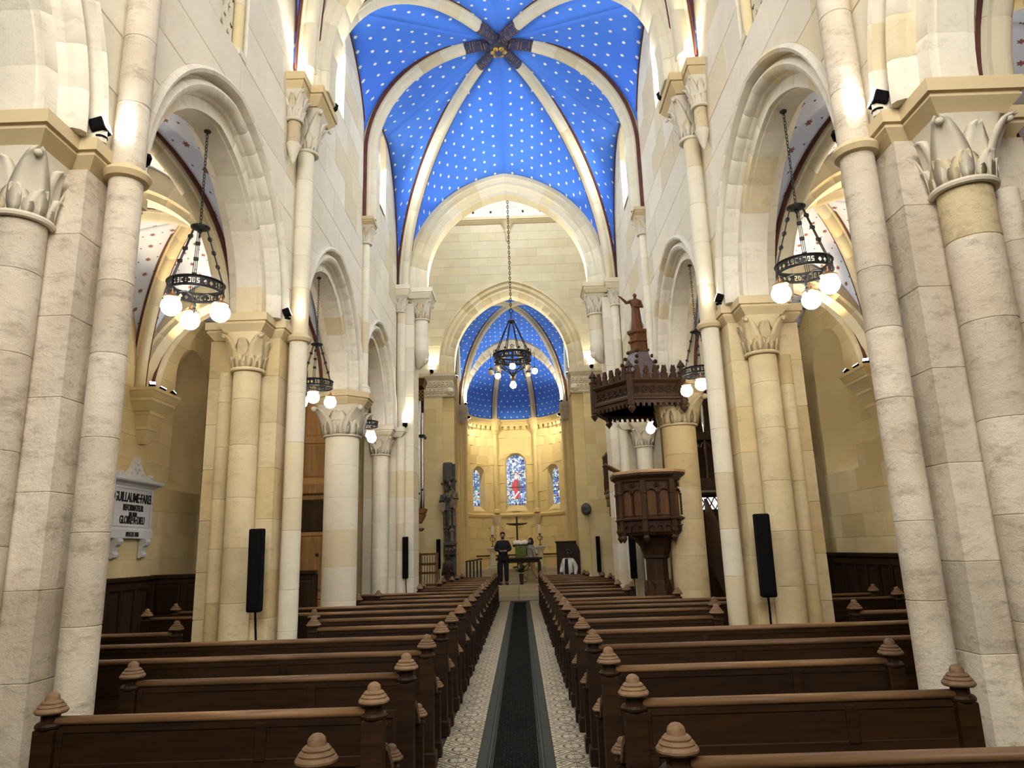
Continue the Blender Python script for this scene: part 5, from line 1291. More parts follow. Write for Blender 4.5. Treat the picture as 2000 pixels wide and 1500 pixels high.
    skin('trousers', {a: (S[a][0], grow(a, .024 if a[:2] != 'an' else .03)) for a in lk}, [('pel', 'hpl'), ('pel', 'hpr'), ('hpl', 'knl'), ('hpr', 'knr'), ('knl', 'anl'), ('knr', 'anr')], legs, root)
    for q in 'lr':
        a, t = Vector(S['an' + q][0]), Vector(S['to' + q][0]); bm = BM()
        tube(bm, [a + Vector((0, .05 * k, -.04 * k)), a + Vector((0, 0, -.03 * k)), (a + t) / 2 + Vector((0, 0, -.01)), t + Vector((0, -.03 * k, .005))], [.042 * k, .052 * k, .05 * k, .036 * k], 10); fin('shoe', bm, shoes, root, world=False, smooth=True)
    hc, tp = Vector(S['hd'][0]), Vector(S['ht'][0]); c = (hc + tp) / 2; fd = Vector((tp.x - hc.x, tp.y - hc.y, 0))
    bm = BM(); R = .098 * k
    rings = []
    for t, r_ in ((-.35, .98), (0, 1.02), (.4, .98), (.75, .74), (.98, .34), (1.05, .04)):
        rings.append([(c.x + R * .88 * r_ * cos(a), c.y + .028 * k + R * 1.0 * r_ * sin(a), c.z + R * t + ({-.35: .085, 0: .055, .4: .018}.get(t, 0) * k * min(1, (-.15 - sin(a)) * 2.5) if sin(a) < -.15 else 0)) for a in [2 * pi * i / 18 for i in range(18)]])
    loft(bm, rings)
    if hairlong: sphere(bm, (c.x, c.y + .085 * k, c.z - .08 * k), .075 * k, 12, 8, 1.5)
    fin('hair', bm, M_HAIR, root, world=False, smooth=True)
    bm = BM(); y0 = hc.y - .088 * k
    loft(bm, [[(hc.x - .008, y0, hc.z + .035 * k), (hc.x + .008, y0, hc.z + .035 * k), (hc.x, y0 - .008, hc.z + .035 * k)], [(hc.x - .016, y0, hc.z - .01), (hc.x + .016, y0, hc.z - .01), (hc.x, y0 - .026 * k, hc.z - .008)]]); 
    for sx in (-1, 1): sphere(bm, (hc.x + sx * .085 * k, hc.y + .02, hc.z + .01), .022 * k, 8, 5, 1.5)
    fin('nose_and_ears', bm, skinm, root, world=False, smooth=True)
    for sx in (-1, 1):
        bm = BM(); sphere(bm, (hc.x + sx * .031 * k, y0 + .004, hc.z + .04 * k), .011 * k, 8, 5); fin('eye', bm, M_HAIR, root, world=False, smooth=True)
    bm = BM(); box(bm, hc.x - .024 * k, hc.x + .024 * k, y0 + .002, y0 + .014, hc.z - .045 * k, hc.z - .036 * k); fin('mouth', bm, M_RED, root, world=False)
    return root, S
# the man at the top of the steps
person('bearded man in dark clothes standing on the steps, hands joined before him', (-.50, 24.72, .452), .05, 1.76, dict(wrl=((-.07, -.18, 1.10), .032), hal=((-.01, -.215, 1.10), (.04, .026))), M_SKIN, M_NAVY, M_NAVY, M_SHOE)
bm = BM(); sphere(bm, (0, 0, 0), .045, 12, 8, .8)
bd = fin('beard', bm, M_HAIR, D.objects['person'], world=False, smooth=True); bd.location = (0, -.062, 1.548)
# the woman walking left by the lectern
r2, S2 = person('woman in grey jacket and beige trousers walking past the open Bible', (.45, 26.35, .452), -pi / 2 + .25, 1.56,
    dict(knl=((-.08, -.17, .50), .06), anl=((-.07, -.22, .09), .04), tol=((-.07, -.37, .035), (.04, .03)), knr=((.08, .06, .50), .06), anr=((.08, .28, .12), .04), tor=((.09, .15, .035), (.04, .03)),
         ell=((-.23, .06, 1.15), .045), wrl=((-.22, -.08, .98), .03), hal=((-.21, -.13, .93), (.035, .022)), elr=((.24, .10, 1.16), .045), wrr=((.23, .12, .95), .03), har=((.22, .11, .88), (.035, .022))),
    M_SKIN, M_GREYJ, M_BEIGE, M_LSHOE, hairlong=True)
bm = BM(); tube(bm, [(.14, .06, 1.28), (0, -.145, 1.14), (-.16, -.10, .95), (-.19, .02, .86), (-.12, .13, .98), (.03, .15, 1.16), (.14, .06, 1.28)], .014, 6); fin('shoulder_strap', bm, M_NAVY, r2, world=False)
bm = BM(); tube(bm, [Vector(S2['nk'][0]) + Vector((.075 * cos(a), .075 * sin(a), -.01)) for a in [2 * pi * i / 12 for i in range(12)]], .035, 8, closed=True); fin('scarf', bm, M_HAIR, r2, world=False, smooth=True)
# the woman in the white cardigan
r3, S3 = person('woman in white cardigan over black standing by the dark booth', (1.52, 21.95, -.012), -.5, 1.58, dict(ell=((-.24, .02, 1.15), .046), wrl=((-.24, -.12, .98), .03), hal=((-.23, -.17, .93), (.036, .022)), elr=((.25, .05, 1.15), .046), wrr=((.25, -.04, .90), .03), har=((.25, -.06, .83), (.036, .022))), M_SKIN2, M_CARD, M_NAVY, M_SHOE)
bm = BM(); loft(bm, [[(-.05, -.135, 1.28), (.05, -.135, 1.28), (.04, -.11, 1.3), (-.04, -.11, 1.3)], [(-.055, -.16, 1.12), (.055, -.16, 1.12), (.05, -.12, 1.12), (-.05, -.12, 1.12)], [(-.07, -.145, .82), (.07, -.145, .82), (.06, -.1, .82), (-.06, -.1, .82)]]); fin('black_top', bm, M_NAVY, r3, world=False)
for sx in (-1, 1):
    bm = BM(); loft(bm, [[(sx * .06, -.15, 1.26), (sx * .13, -.10, 1.26), (sx * .15, .05, 1.24)], [(sx * .07, -.16, 1.0), (sx * .14, -.11, 1.0), (sx * .155, .06, 1.0)], [(sx * .07, -.15, .62), (sx * .15, -.11, .62), (sx * .165, .08, .62)]], closed=False, caps=False)
    o = fin('cardigan_front', bm, M_CARD, r3, world=False, smooth=True); md = o.modifiers.new('t', 'SOLIDIFY'); md.thickness = .015
bag = thing('handbag', 'dark handbag hanging from the hand of the woman in the white cardigan', 'bag', (1.70, 21.62, .42))
bm = BM(); loft(bm, [[(-.13, -.045, .05), (.13, -.045, .05), (.13, .045, .05), (-.13, .045, .05)], [(-.14, -.05, .15), (.14, -.05, .15), (.14, .05, .15), (-.14, .05, .15)], [(-.10, -.02, .27), (.10, -.02, .27), (.10, .02, .27), (-.10, .02, .27)]]); fin('bag_body', bm, M_SHOE, bag, world=False)
bm = BM(); tube(bm, [(-.07, 0, .26), (-.04, 0, .36), (.04, 0, .36), (.07, 0, .26)], .010, 6); fin('bag_handle', bm, M_SHOE, bag, world=False)

# ================================================================== PULPIT AND CANOPY
PX, PY, PK = 2.30, 11.85, 1.075
def ngon(n, R, z, a0, c=(0, 0)): return [(c[0] + R * cos(a0 + 2 * pi * i / n), c[1] + R * sin(a0 + 2 * pi * i / n), z) for i in range(n)]
def facemap(n, R, a0, k):
    a = a0 + 2 * pi * (k + .5) / n; ap = R * cos(pi / n); nx, ny = cos(a), sin(a); tx, ty = -ny, nx
    return lambda u, w_, z: (nx * (ap + w_) + tx * u, ny * (ap + w_) + ty * u, z)
def slab(bm, mf, pts, w0, w1): loft(bm, [[mf(u, w0, z) for u, z in pts], [mf(u, w1, z) for u, z in pts]])
def arcpts(u, z, r, a0=0, a1=pi, n=8): return [(u + r * cos(a0 + (a1 - a0) * i / n), z + r * sin(a0 + (a1 - a0) * i / n)) for i in range(n + 1)]
pul = thing('pulpit', 'carved dark walnut octagonal pulpit on a slender stem, before the right round column', 'pulpit', (PX, PY, -.12)); pul.scale = (PK,) * 3
A8 = radians(202); R8 = .54
def pring(rings, name, mt, n=8, a0=A8, parent=None):
    bm = BM(); loft(bm, [ngon(n, r, z, a0) for r, z in rings]); return fin(name, bm, mt, parent or pul, world=False)
pring([(R8 + .02, 2.60), (R8 + .03, 2.64), (R8 + .09, 2.69), (R8 + .10, 2.71), (R8 + .10, 2.745), (R8 + .07, 2.76), (R8 - .05, 2.76)], 'cornice', W_PULP)
pring([(R8 + .11, 2.745), (R8 + .11, 2.785), (R8 + .08, 2.80), (R8 - .08, 2.80)], 'hand_rail', W_HAND)
pring([(R8 - .02, 1.90), (R8 - .02, 2.66)], 'body', W_PULP)
pring([(R8 - .02, 1.86), (R8 + .05, 1.885), (R8 + .06, 1.91), (R8 + .02, 1.935), (R8 - .01, 1.95)], 'base_moulding', W_PULP)
pring([(R8 - .05, 1.60), (R8 - .03, 1.64), (R8 - .01, 1.66), (R8 - .01, 1.88)], 'frieze', W_PULP)
pring([(.17, 1.30), (.20, 1.33), (.24, 1.42), (.33, 1.55), (R8 - .08, 1.63)], 'tapering_support', W_PULP)
pring([(.19, .104), (.20, .11), (.20, .16), (.175, .19), (.175, .98), (.165, 1.02), (.165, 1.28), (.20, 1.30), (.20, 1.34), (.17, 1.36)], 'stem', W_PULP)
for k in range(8):
    mf = facemap(8, R8 - .02, A8, k); hw = (R8 - .02) * sin(pi / 8)
    vx, vy = cos(A8 + pi / 4 * k) * (R8 - .01), sin(A8 + pi / 4 * k) * (R8 - .01)
    bm = BM(); box(bm, -.04, .04, -.04, .04, 1.66, 2.62, .008); box(bm, -.05, .05, -.05, .05, 2.36, 2.42, .012); box(bm, -.048, .048, -.048, .048, 1.66, 1.72, .01); lathe(bm, [(.005, 1.46), (.03, 1.50), (.05, 1.55), (.035, 1.60), (.055, 1.66)], 10)
    bmesh.ops.transform(bm, matrix=Matrix.Translation((vx, vy, 0)) @ Matrix.Rotation(A8 + pi / 4 * k, 4, 'Z'), verts=bm.verts[:]); fin('corner_post', bm, W_PULP, pul, world=False)
    for e in (-1, 1):
        u = e * hw * .46
        bm = BM(); slab(bm, mf, [(u + .062, 1.97), (u + .062, 2.36)] + arcpts(u, 2.36, .062)[1:] + [(u - .062, 1.97)], .001, .012); fin('arch_panel', bm, W_PULP2, pul, world=False)
        bm = BM(); tube(bm, [mf(x, .025, z) for x, z in arcpts(u, 2.37, .075, n=10)], .016, 6)
        for q in range(5): sphere(bm, mf(u + .075 * cos(pi * (q + .5) / 5), .035, 2.37 + .075 * sin(pi * (q + .5) / 5)), .016, 6, 4)
        fin('trefoil_arch', bm, W_PULP, pul, world=False)
    bm = BM()
    for u in (-hw * .90, 0, hw * .90): 
        tube(bm, [mf(u, .028, z) for z in (1.97, 2.0, 2.32, 2.36)], [.024, .016, .016, .026], 8)
        for q in range(7): sphere(bm, mf(u, .042, 2.03 + q * .042), .011, 6, 4)
    fin('twisted_colonnettes', bm, W_PULP, pul, world=False)
    bm = BM(); tube(bm, [mf(x, .02, z) for x, z in arcpts(0, 2.53, .035, 0, 2 * pi, 10)[:-1]], .012, 6, closed=True); sphere(bm, mf(0, .02, 2.53), .016, 8, 5); fin('rosette', bm, W_PULP, pul, world=False)
    bm = BM()
    for q in range(3):
        u = hw * (-.6 + .6 * q); tube(bm, [mf(u - hw * .28, .03, 1.66)] + [mf(x, .03, z) for x, z in arcpts(u, 1.73, hw * .26, pi, 0, 8)] + [mf(u + hw * .28, .03, 1.66)], .012, 6)
    fin('frieze_arches', bm, W_PULP, pul, world=False)
    mg = facemap(8, .18, A8, k)
    bm = BM(); slab(bm, mg, [(-.075, .2), (.075, .2), (.075, .88), (0, 1.02), (-.075, .88)], 0, .03); fin('stem_gable', bm, W_PULP, pul, world=False)
    vx, vy = cos(A8 + pi / 4 * k) * .20, sin(A8 + pi / 4 * k) * .20
    bm = BM(); [sphere(bm, (vx, vy, .2 + q * .05), .017, 6, 4) for q in range(14)]; fin('bead_column', bm, W_PULP, pul, world=False)
bm = BM(); box(bm, -.17, .17, -.012, .012, -.13, .13, .006); bmesh.ops.transform(bm, matrix=Matrix.Translation((-.60, -.02, 2.88)) @ Matrix.Rotation(radians(90), 4, 'Z') @ Matrix.Rotation(radians(-62), 4, 'X'), verts=bm.verts[:]); fin('book_rest', bm, W_RAIL, pul, world=False)
def zmap(z):
    t = ((-1, -1), (.98, 1.05), (1.30, 1.42), (1.46, 1.64), (1.66, 1.79), (1.90, 1.975), (2.80, 2.69), (4, 3.89))
    for (a, b), (c, d) in zip(t, t[1:]):
        if z <= c: return b + (d - b) * (z - a) / (c - a)
    return z
for o in pul.children:
    for v in o.data.vertices: v.co.z = zmap(v.co.z)
can = thing('pulpit_canopy', 'hexagonal carved wooden canopy with fringe and crested roof above the pulpit', 'canopy', (PX - .02, PY, PK * 3.6 - .12)); can.scale = (PK,) * 3
A6 = radians(187); R6 = .80; Z = lambda z: z - 3.6
def cring(rings, name, mt=None, n=6, a0=A6):
    bm = BM(); loft(bm, [ngon(n, r, Z(z), a0) for r, z in rings]); return fin(name, bm, mt or W_PULP, can, world=False)
cring([(R6 - .02, 3.70), (R6 + .04, 3.715), (R6 + .04, 3.74), (R6, 3.76), (R6 - .01, 3.78)], 'cornice')
cring([(R6 - .03, 3.72), (R6 - .03, 4.0)], 'frieze_band')
cring([(R6 - .02, 3.96), (R6 + .02, 3.98), (R6 + .05, 4.0), (R6 + .05, 4.03), (R6 - .06, 4.05)], 'cornice')
cring([(R6 - .06, 3.70), (R6 - .10, 3.76), (.02, 3.80)], 'soffit')
cring([(.62, 4.03), (.48, 4.12), (.34, 4.28), (.26, 4.42), (.21, 4.55), (.17, 4.62)], 'spire_roof', wood('slate_grey_wood', (.13, .10, .10), (.08, .06, .06), .4))
cring([(.20, 4.60), (.205, 4.63), (.15, 4.66), (.15, 4.76), (.185, 4.78), (.185, 4.80), (.15, 4.82), (.15, 4.90), (.19, 4.93), (.19, 4.97), (.15, 4.98)], 'statue_pedestal', W_PULP2)
for k in range(6):
    mf = facemap(6, R6 - .03, A6, k); hw = (R6 - .03) / 2; m2 = lambda u, w_, z, mf=mf: mf(u, w_, Z(z))
    bm = BM()
    for q in range(6):
        u = hw * (-.80 + .32 * q)
        tube(bm, [m2(x, .015, z) for x, z in arcpts(u, 3.87, .052, 0, 2 * pi, 10)[:-1]], .012, 5, closed=True)
        for a in range(4): sphere(bm, m2(u + .026 * cos(a * pi / 2), .015, 3.87 + .026 * sin(a * pi / 2)), .015, 6, 4)
    fin('tracery_frieze', bm, W_PULP, can, world=False)
    for q in range(5):
        u = hw * (-.72 + .36 * q)
        bm = BM(); slab(bm, m2, [(u - .05, 4.04), (u + .05, 4.04), (u + .05, 4.10), (u + .03, 4.12), (u + .042, 4.15), (u + .02, 4.24), (u, 4.215), (u - .02, 4.24), (u - .042, 4.15), (u - .03, 4.12), (u - .05, 4.10)], -.005, .03); fin('crest_leaf', bm, W_PULP, can, world=False)
    for q in range(9):
        u = hw * (-.9 + .225 * q); w2 = hw * .112
        bm = BM(); slab(bm, m2, [(u - w2, 3.72), (u - w2, 3.62), (u - w2 * .62, 3.60)] + [(u - w2 * .62 * cos(pi * i / 6), 3.635 + w2 * .62 * sin(pi * i / 6)) for i in range(1, 6)] + [(u + w2 * .62, 3.60), (u + w2, 3.62), (u + w2, 3.72)], .0, .03); fin('fringe_scallop', bm, W_PULP, can, world=False)
    a = A6 + pi / 3 * k; bm = BM()
    box(bm, -.045, .045, -.045, .045, Z(3.62), Z(4.10), .008); lathe(bm, [(.06, 4.10 - 3.6), (.065, 4.12 - 3.6), (.03, 4.14 - 3.6), (.035, 4.24 - 3.6), (.065, 4.20 - 3.6), (.05, 4.24 - 3.6), (.02, 4.28 - 3.6), (.004, 4.31 - 3.6)], 8); lathe(bm, [(.004, 3.50 - 3.6), (.045, 3.55 - 3.6), (.06, 3.58 - 3.6), (.04, 3.62 - 3.6)], 8)
    bmesh.ops.transform(bm, matrix=Matrix.Translation((R6 * cos(a), R6 * sin(a), 0)) @ Matrix.Rotation(a, 4, 'Z'), verts=bm.verts[:]); fin('corner_pinnacle', bm, W_PULP, can, world=False)
    for q in range(6):
        t = q / 5; r = .60 - .40 * t ** .6; z = 4.06 + .52 * t; bm = BM(); sphere(bm, (r * cos(a), r * sin(a), Z(z) + .03), .042 - .012 * t, 7, 5); fin('crocket', bm, W_PULP, can, world=False)
bm = BM(); box(bm, .15, .55, .25, .45, Z(3.74), Z(4.0)); bmesh.ops.rotate(bm, matrix=Matrix.Rotation(.05, 3, 'Z'), verts=bm.verts[:]); fin('wall_bracket', bm, W_PULP, can, world=False)
statue('statue', 'brown carved wooden statue with outstretched arm on top of the pulpit canopy', 'statue', (PX - .04, PY, PK * 5.005 - .12), .66, W_PULP2, 0, 'out')

# ================================================================== MONUMENTS AND WOODWORK
# white memorial tablet in the left aisle
tb = thing('memorial_tablet', 'white marble memorial tablet with black lettering on the left aisle wall', 'plaque', (-6.19, 11.58, 2.38), radians(90))
def tbx(name, x0, x1, d, z0, z1, ch=.008, mt=None):
    bm = BM(); box(bm, x0, x1, -d, 0, z0, z1, ch); return fin(name, bm, mt or S_MARB, tb, world=False)
tbx('slab', -.62, .62, .05, -.42, .44); tbx('fascia', -.66, .66, .07, -.42, -.27)
bm = BM(); loft(bm, [[(-.62 - e, -.05 - d, z), (.62 + e, -.05 - d, z), (.62 + e, 0, z), (-.62 - e, 0, z)] for e, d, z in ((0, 0, .40), (.04, .03, .44), (.12, .10, .47), (.13, .11, .49), (.13, .11, .52), (.10, .08, .53))]); fin('cornice', bm, S_MARB, tb, world=False)
bm = BM(); pts = [(-.52, .53), (-.52, .60), (-.46, .64), (-.40, .60), (-.28, .60), (-.16, .70), (-.07, .86), (0, .89), (.07, .86), (.16, .70), (.28, .60), (.40, .60), (.46, .64), (.52, .60), (.52, .53)]
loft(bm, [[(x, -.07, z) for x, z in pts], [(x, -.0, z) for x, z in pts]]); pd = fin('pediment', bm, S_MARB, tb, world=False)
for x, z, r in ((0, .78, .035), (-.06, .69, .03), (.06, .69, .03), (-.16, .62, .025), (.16, .62, .025), (0, .64, .03), (-.46, .60, .03), (.46, .60, .03)):
    bm = BM(); sphere(bm, (x, -.07, z), r, 8, 5); fin('carved_leaf', bm, S_MARB, pd, world=False, smooth=True)
bm = BM(); [box(bm, *b, .003) for b in ((-.56, .56, -.060, -.045, .36, .385), (-.56, .56, -.060, -.045, -.235, -.21), (-.56, -.535, -.060, -.045, -.21, .36), (.535, .56, -.060, -.045, -.21, .36))]; fin('raised_border', bm, S_MARB, tb, world=False)
for x in (-.42, .42):
    bm = BM(); pr = [(0, -.42), (-.12, -.42), (-.13, -.47), (-.11, -.52), (-.07, -.56), (-.05, -.62), (-.08, -.67), (-.07, -.71), (-.03, -.73), (0, -.72)]
    loft(bm, [[(x - .07, y, z) for y, z in pr], [(x + .07, y, z) for y, z in pr]]); fin('scroll_bracket', bm, S_MARB, tb, world=False)
for txt, z, sz in (('GUILLAUME·FAREL', .155, .155), ('REFORMATEUR', .02, .10), ('EN 1530', -.075, .075), ('—', -.125, .08), ('GLOIRE·A·DIEU', -.185, .125), ('BIBLE DE 1535', -.385, .07)):
    cu = D.curves.new('lettering', 'FONT'); cu.body = txt; cu.size = sz * 1.35; cu.align_x = 'CENTER'; cu.extrude = .004; cu.offset = .004; cu.materials.append(M_LET)
    o = D.objects.new('lettering', cu); COL.objects.link(o); me = D.meshes.new_from_object(o); D.objects.remove(o); o = D.objects.new('lettering', me); COL.objects.link(o); o.parent = tb; o.location = (0, -.055 if z > -.3 else -.075, z); o.rotation_euler = (pi / 2, 0, 0); o.scale = (.66, 1, 1)
# dado panelling of the aisles
def dado(s, y0, y1, label, x=None):
    L = y1 - y0; root = thing('dado_panelling', label, 'panelling', (s * 6.15, (y0 + y1) / 2, 0), kind='structure')
    bm = BM(); box(bm, s * 6.12, s * 6.19, y0, y1, -.012, 1.30); fin('backing', bm, W_DARK, root)
    bm = BM(); box(bm, s * 6.04, s * 6.19, y0, y1, 1.29, 1.36, .012); fin('top_rail', bm, W_DARK, root)
    bm = BM(); box(bm, s * 6.09, s * 6.14, y0, y1, 1.16, 1.29, .006); box(bm, s * 6.09, s * 6.14, y0, y1, 0, .16, .006); fin('cross_rails', bm, W_DARK, root)
    n = int(L / .42)
    for i in range(n + 1):
        y = y0 + .05 + (L - .1) * i / n; bm = BM(); box(bm, s * 6.08, s * 6.14, y - .045, y + .045, .16, 1.16, .006); fin('stile', bm, W_DARK, root)
        if i < n:
            y2 = y + (L - .1) / n; bm = BM(); box(bm, s * 6.10, s * 6.13, y + .08, y2 - .08, .22, 1.10, .012); fin('panel', bm, W_DARK, root)
dado(-1, 5.0, 12.28, 'dark oak dado along the left aisle wall under the memorial tablet')
dado(1, 5.0, 15.9, 'dark oak dado along the right aisle wall behind the aisle pews')
def screen(x0, x1, y, z1, label, name='wooden_screen', mt=None, rows=((.12, .62), (.72, 1.22)), wn=.55, th=.06):
    mt = mt or W_DARK; root = thing(name, label, 'screen', ((x0 + x1) / 2, y, 0))
    bm = BM(); box(bm, x0, x1, y, y + th, -.012, z1); fin('backing', bm, mt, root)
    bm = BM(); box(bm, x0 - .02, x1 + .02, y - .05, y + th + .02, z1 - .03, z1 + .04, .012); fin('top_rail', bm, mt, root)
    n = max(1, round((x1 - x0) / wn)); wd = (x1 - x0) / n
    bm = BM(); zs = [0] + [z for r in rows for z in r] + [z1]
    for i in range(n + 1): box(bm, x0 + wd * i - .05, x0 + wd * i + .05, y - .022, y, 0, z1 - .02, .005)
    for a, b in zip(zs[0::2], zs[1::2]): box(bm, x0, x1, y - .018, y, a, b, .004)
    fin('frame', bm, mt, root)
    for i in range(n):
        for a, b in rows:
            bm = BM(); xa, xb = x0 + wd * i + .05, x0 + wd * (i + 1) - .05
            rc = lambda e, yy: [(xa + e, yy, a + e), (xb - e, yy, a + e), (xb - e, yy, b - e), (xa + e, yy, b - e)]
            loft(bm, [rc(0, y - .001), rc(.02, y - .004), rc(.045, y - .014), rc(.05, y - .014)]); fin('panel', bm, mt, root)
    return root
sc = screen(-6.1, -3.35, 12.30, 1.33, 'dark oak panelled screen closing the left aisle behind the pews')
# wooden organ case in the left aisle
oc = screen(-5.45, -3.32, 12.95, 5.36, 'tall honey-brown panelled organ case in the left aisle behind the round column', 'organ_case', W_CASE, ((.22, .86), (.98, 1.95), (2.98, 3.62), (3.74, 4.40), (4.52, 5.22)), .53, .9)
bm = BM(); box(bm, -5.5, -3.28, 12.80, 13.0, 2.68, 2.88, .02); box(bm, -5.5, -3.28, 12.86, 13.0, 2.58, 2.68, .01); fin('ledge', bm, W_CASE, oc)
bm = BM(); box(bm, -5.4, -3.40, 12.915, 12.95, 2.02, 2.56, .01); fin('recess_shade_board', bm, W_DARK, oc)  # flat dark board under the ledge, standing for the shade of a recess
bm = BM(); sphere(bm, (-3.50, 12.90, 1.62), .03, 8, 6); fin('door_knob', bm, M_IRON, oc)
# organ pipes on the left of the crossing
op = thing('organ_pipes', 'cluster of tall silver organ pipes in a carved wooden frame, left of the crossing', 'organ', (-2.58, 19.0, 2.5))
for i, (dx, dy, za, zb, r) in enumerate(((.13, 0, 3.15, 5.30, .045), (.05, -.06, 3.05, 5.62, .055), (-.06, -.04, 3.10, 5.60, .055), (-.16, .02, 3.18, 5.40, .045), (-.26, .08, 3.25, 5.2, .045))):
    bm = BM(); lathe(bm, [(.008, za - .45 - 2.5), (r, za - 2.5), (r, zb - 2.5), (r - .01, zb - 2.5)], 16, (dx, dy, 0)); p = fin('pipe', bm, M_TIN, op, world=False, angle=40)
    bm = BM(); box(bm, dx - r * .5, dx + r * .5, dy - r - .006, dy - r + .01, za + .04 - 2.5, za + .10 - 2.5); fin('pipe_mouth', bm, M_IRON, p, world=False)
for nm, z0, z1, e0, e1 in (('base_shelf', 2.60, 2.72, .20, .26), ('shelf_corbel', 2.35, 2.58, .08, .22), ('foot_shelf', 2.15, 2.22, .10, .16), ('crown_moulding', 6.02, 6.22, .18, .26), ('pipe_rail', 4.62, 4.67, .22, .24)):
    bm = BM(); loft(bm, [[(-.36, -e, z - 2.5), (e * .9, -e, z - 2.5), (e * .9, .3, z - 2.5), (-.36, .3, z - 2.5)] for z, e in ((z0, e0), (z1, e1))]); fin(nm, bm, W_PULP2 if nm == 'crown_moulding' else W_CASE if nm != 'pipe_rail' else M_IRON, op, world=False)
bm = BM()
for q in range(6):
    for j in range(3): tube(bm, [(-.30 + .09 * q + .035 * cos(a), -.16, 5.66 + .10 * j - 2.5 + .045 * sin(a)) for a in [2 * pi * i / 8 for i in range(8)]], .012, 5, closed=True)
fin('carved_fretwork', bm, W_CASE, op, world=False)
bm = BM(); box(bm, -.36, .14, .10, .28, .1, 3.5); fin('case_back', bm, W_DARK, op, world=False)
# knights' monument
mo = thing('knights_monument', 'dark stone tomb monument with standing knights under a canopy, left of the chancel', 'monument', (-2.05, 22.12, 0)); mo.scale = (.84, 1, 1)
def mbx(name, x0, x1, y0, y1, z0, z1, ch=.01):
    bm = BM(); box(bm, x0, x1, y0, y1, z0, z1, ch); return fin(name, bm, S_DARK, mo, world=False)
mbx('back_slab', -.20, .22, .12, .20, -.012, 4.28); mbx('canopy_block', -.20, .14, -.16, .2, 3.72, 4.30, .03); mbx('ledge', -.20, .24, -.20, .2, 1.78, 1.88, .015); mbx('plinth', -.20, .24, -.18, .2, -.012, .75, .015); mbx('frieze_block', -.20, .20, -.12, .2, 1.50, 1.78, .02)
S_POLY = stone('weathered_painted_stone', (.30, .24, .17), (.22, .17, .12), (.06, .05, .045), var=.3, stain=.6, pits=.4, bump=.2, scale=4)
def knight(x, y, z, H, mt_, sg):
    r = D.objects.new('knight_figure', None); COL.objects.link(r); r.parent = mo; r.location = (x, y, z)
    bm = BM()
    for e in (-1, 1): tube(bm, [(e * .055 * H, 0, 0), (e * .055 * H, -.015 * H, .25 * H), (e * .06 * H, 0, .5 * H)], [.042 * H, .036 * H, .055 * H], 8); sphere(bm, (e * .055 * H, -.03 * H, .27 * H), .04 * H, 8, 5); box(bm, e * .055 * H - .03 * H, e * .055 * H + .03 * H, -.09 * H, .03 * H, -.01, .04 * H)
    loft(bm, [[(a_ * H * cos(t) * (1 + f * cos(7 * t)), b_ * H * sin(t) * (1 + f * cos(7 * t)), q * H) for t in [2 * pi * i / 20 for i in range(20)]] for q, a_, b_, f in ((.42, .125, .10, .12), (.50, .115, .09, .08), (.58, .095, .075, 0), (.68, .12, .09, 0), (.77, .135, .085, 0), (.81, .09, .06, 0), (.84, .05, .05, 0))])
    for e in (-1, 1): tube(bm, [(e * .13 * H, 0, .78 * H), (e * .17 * H, -.03 * H, .64 * H), (e * .04 * H, -.14 * H, .66 * H)], [.05 * H, .04 * H, .028 * H], 8)
    hand(bm, (.03 * H, -.13 * H, .67 * H), (-.3, -.2, 1), .022 * H); hand(bm, (-.03 * H, -.13 * H, .67 * H), (.3, -.2, 1), .022 * H)
    head(bm, (0, -.01 * H, .90 * H), .05 * H); fin('armoured_figure', bm, mt_, r, world=False, angle=50)
    bm = BM(); lathe(bm, [(.062 * H, .90 * H), (.066 * H, .93 * H), (.055 * H, .97 * H), (.02 * H, 1.0 * H), (.003, 1.03 * H)], 14); fin('helmet', bm, S_DARK, r, world=False, angle=40)
    bm = BM(); pts = [(-.07, .60), (.07, .60), (.07, .48), (.04, .41), (0, .37), (-.04, .41), (-.07, .48)]; loft(bm, [[(sg * .09 * H + u * H, -.13 * H, q * H) for u, q in pts], [(sg * .09 * H + u * H, -.11 * H, q * H) for u, q in pts]]); fin('shield', bm, S_POLY, r, world=False)
    bm = BM(); bar(bm, (-sg * .12 * H, -.08 * H, .55 * H), (-sg * .16 * H, -.05 * H, .05 * H), .02, .02); bar(bm, (-sg * .16 * H, -.08 * H, .52 * H), (-sg * .08 * H, -.08 * H, .54 * H), .018, .018); fin('sword', bm, S_DARK, r, world=False)
    for q in range(7):
        bm = BM(); a_ = pi * q / 6; sphere(bm, (.12 * H * cos(a_), -.08, 1.05 * H + .09 * H * sin(a_)), .042, 7, 5); fin('canopy_crocket', bm, S_POLY if q % 2 else S_DARK, r, world=False, smooth=True)
knight(-.10, -.02, 2.30, 1.28, S_DARK, -1); knight(.11, -.05, 2.38, 1.26, S_POLY, 1)
for x, y, z, H, mt_ in ((.10, -.10, 1.90, .46, S_POLY), (-.10, -.10, 1.90, .42, S_DARK)):
    statue('mourner_figure', None, None, (x, y, z), H, mt_, .2, 'pray', parent=mo)
for x, z in ((.02, 1.66), (.12, 1.64), (-.1, 1.66), (.18, 1.70), (.16, 3.40), (.05, 3.62)):
    bm = BM(); sphere(bm, (x, -.13, z), .055, 8, 6); fin('carved_foliage', bm, S_POLY, mo, world=False, smooth=True)
statue('painted_statue', 'small red-robed painted statue standing at the foot of the knights monument', 'statue', (-2.04, 21.50, .037), 1.52, noisy('faded_red_paint', (.05, .016, .013), (.03, .010, .009), 9, .8), 0, 'pray').scale = (.62, .62, 1)
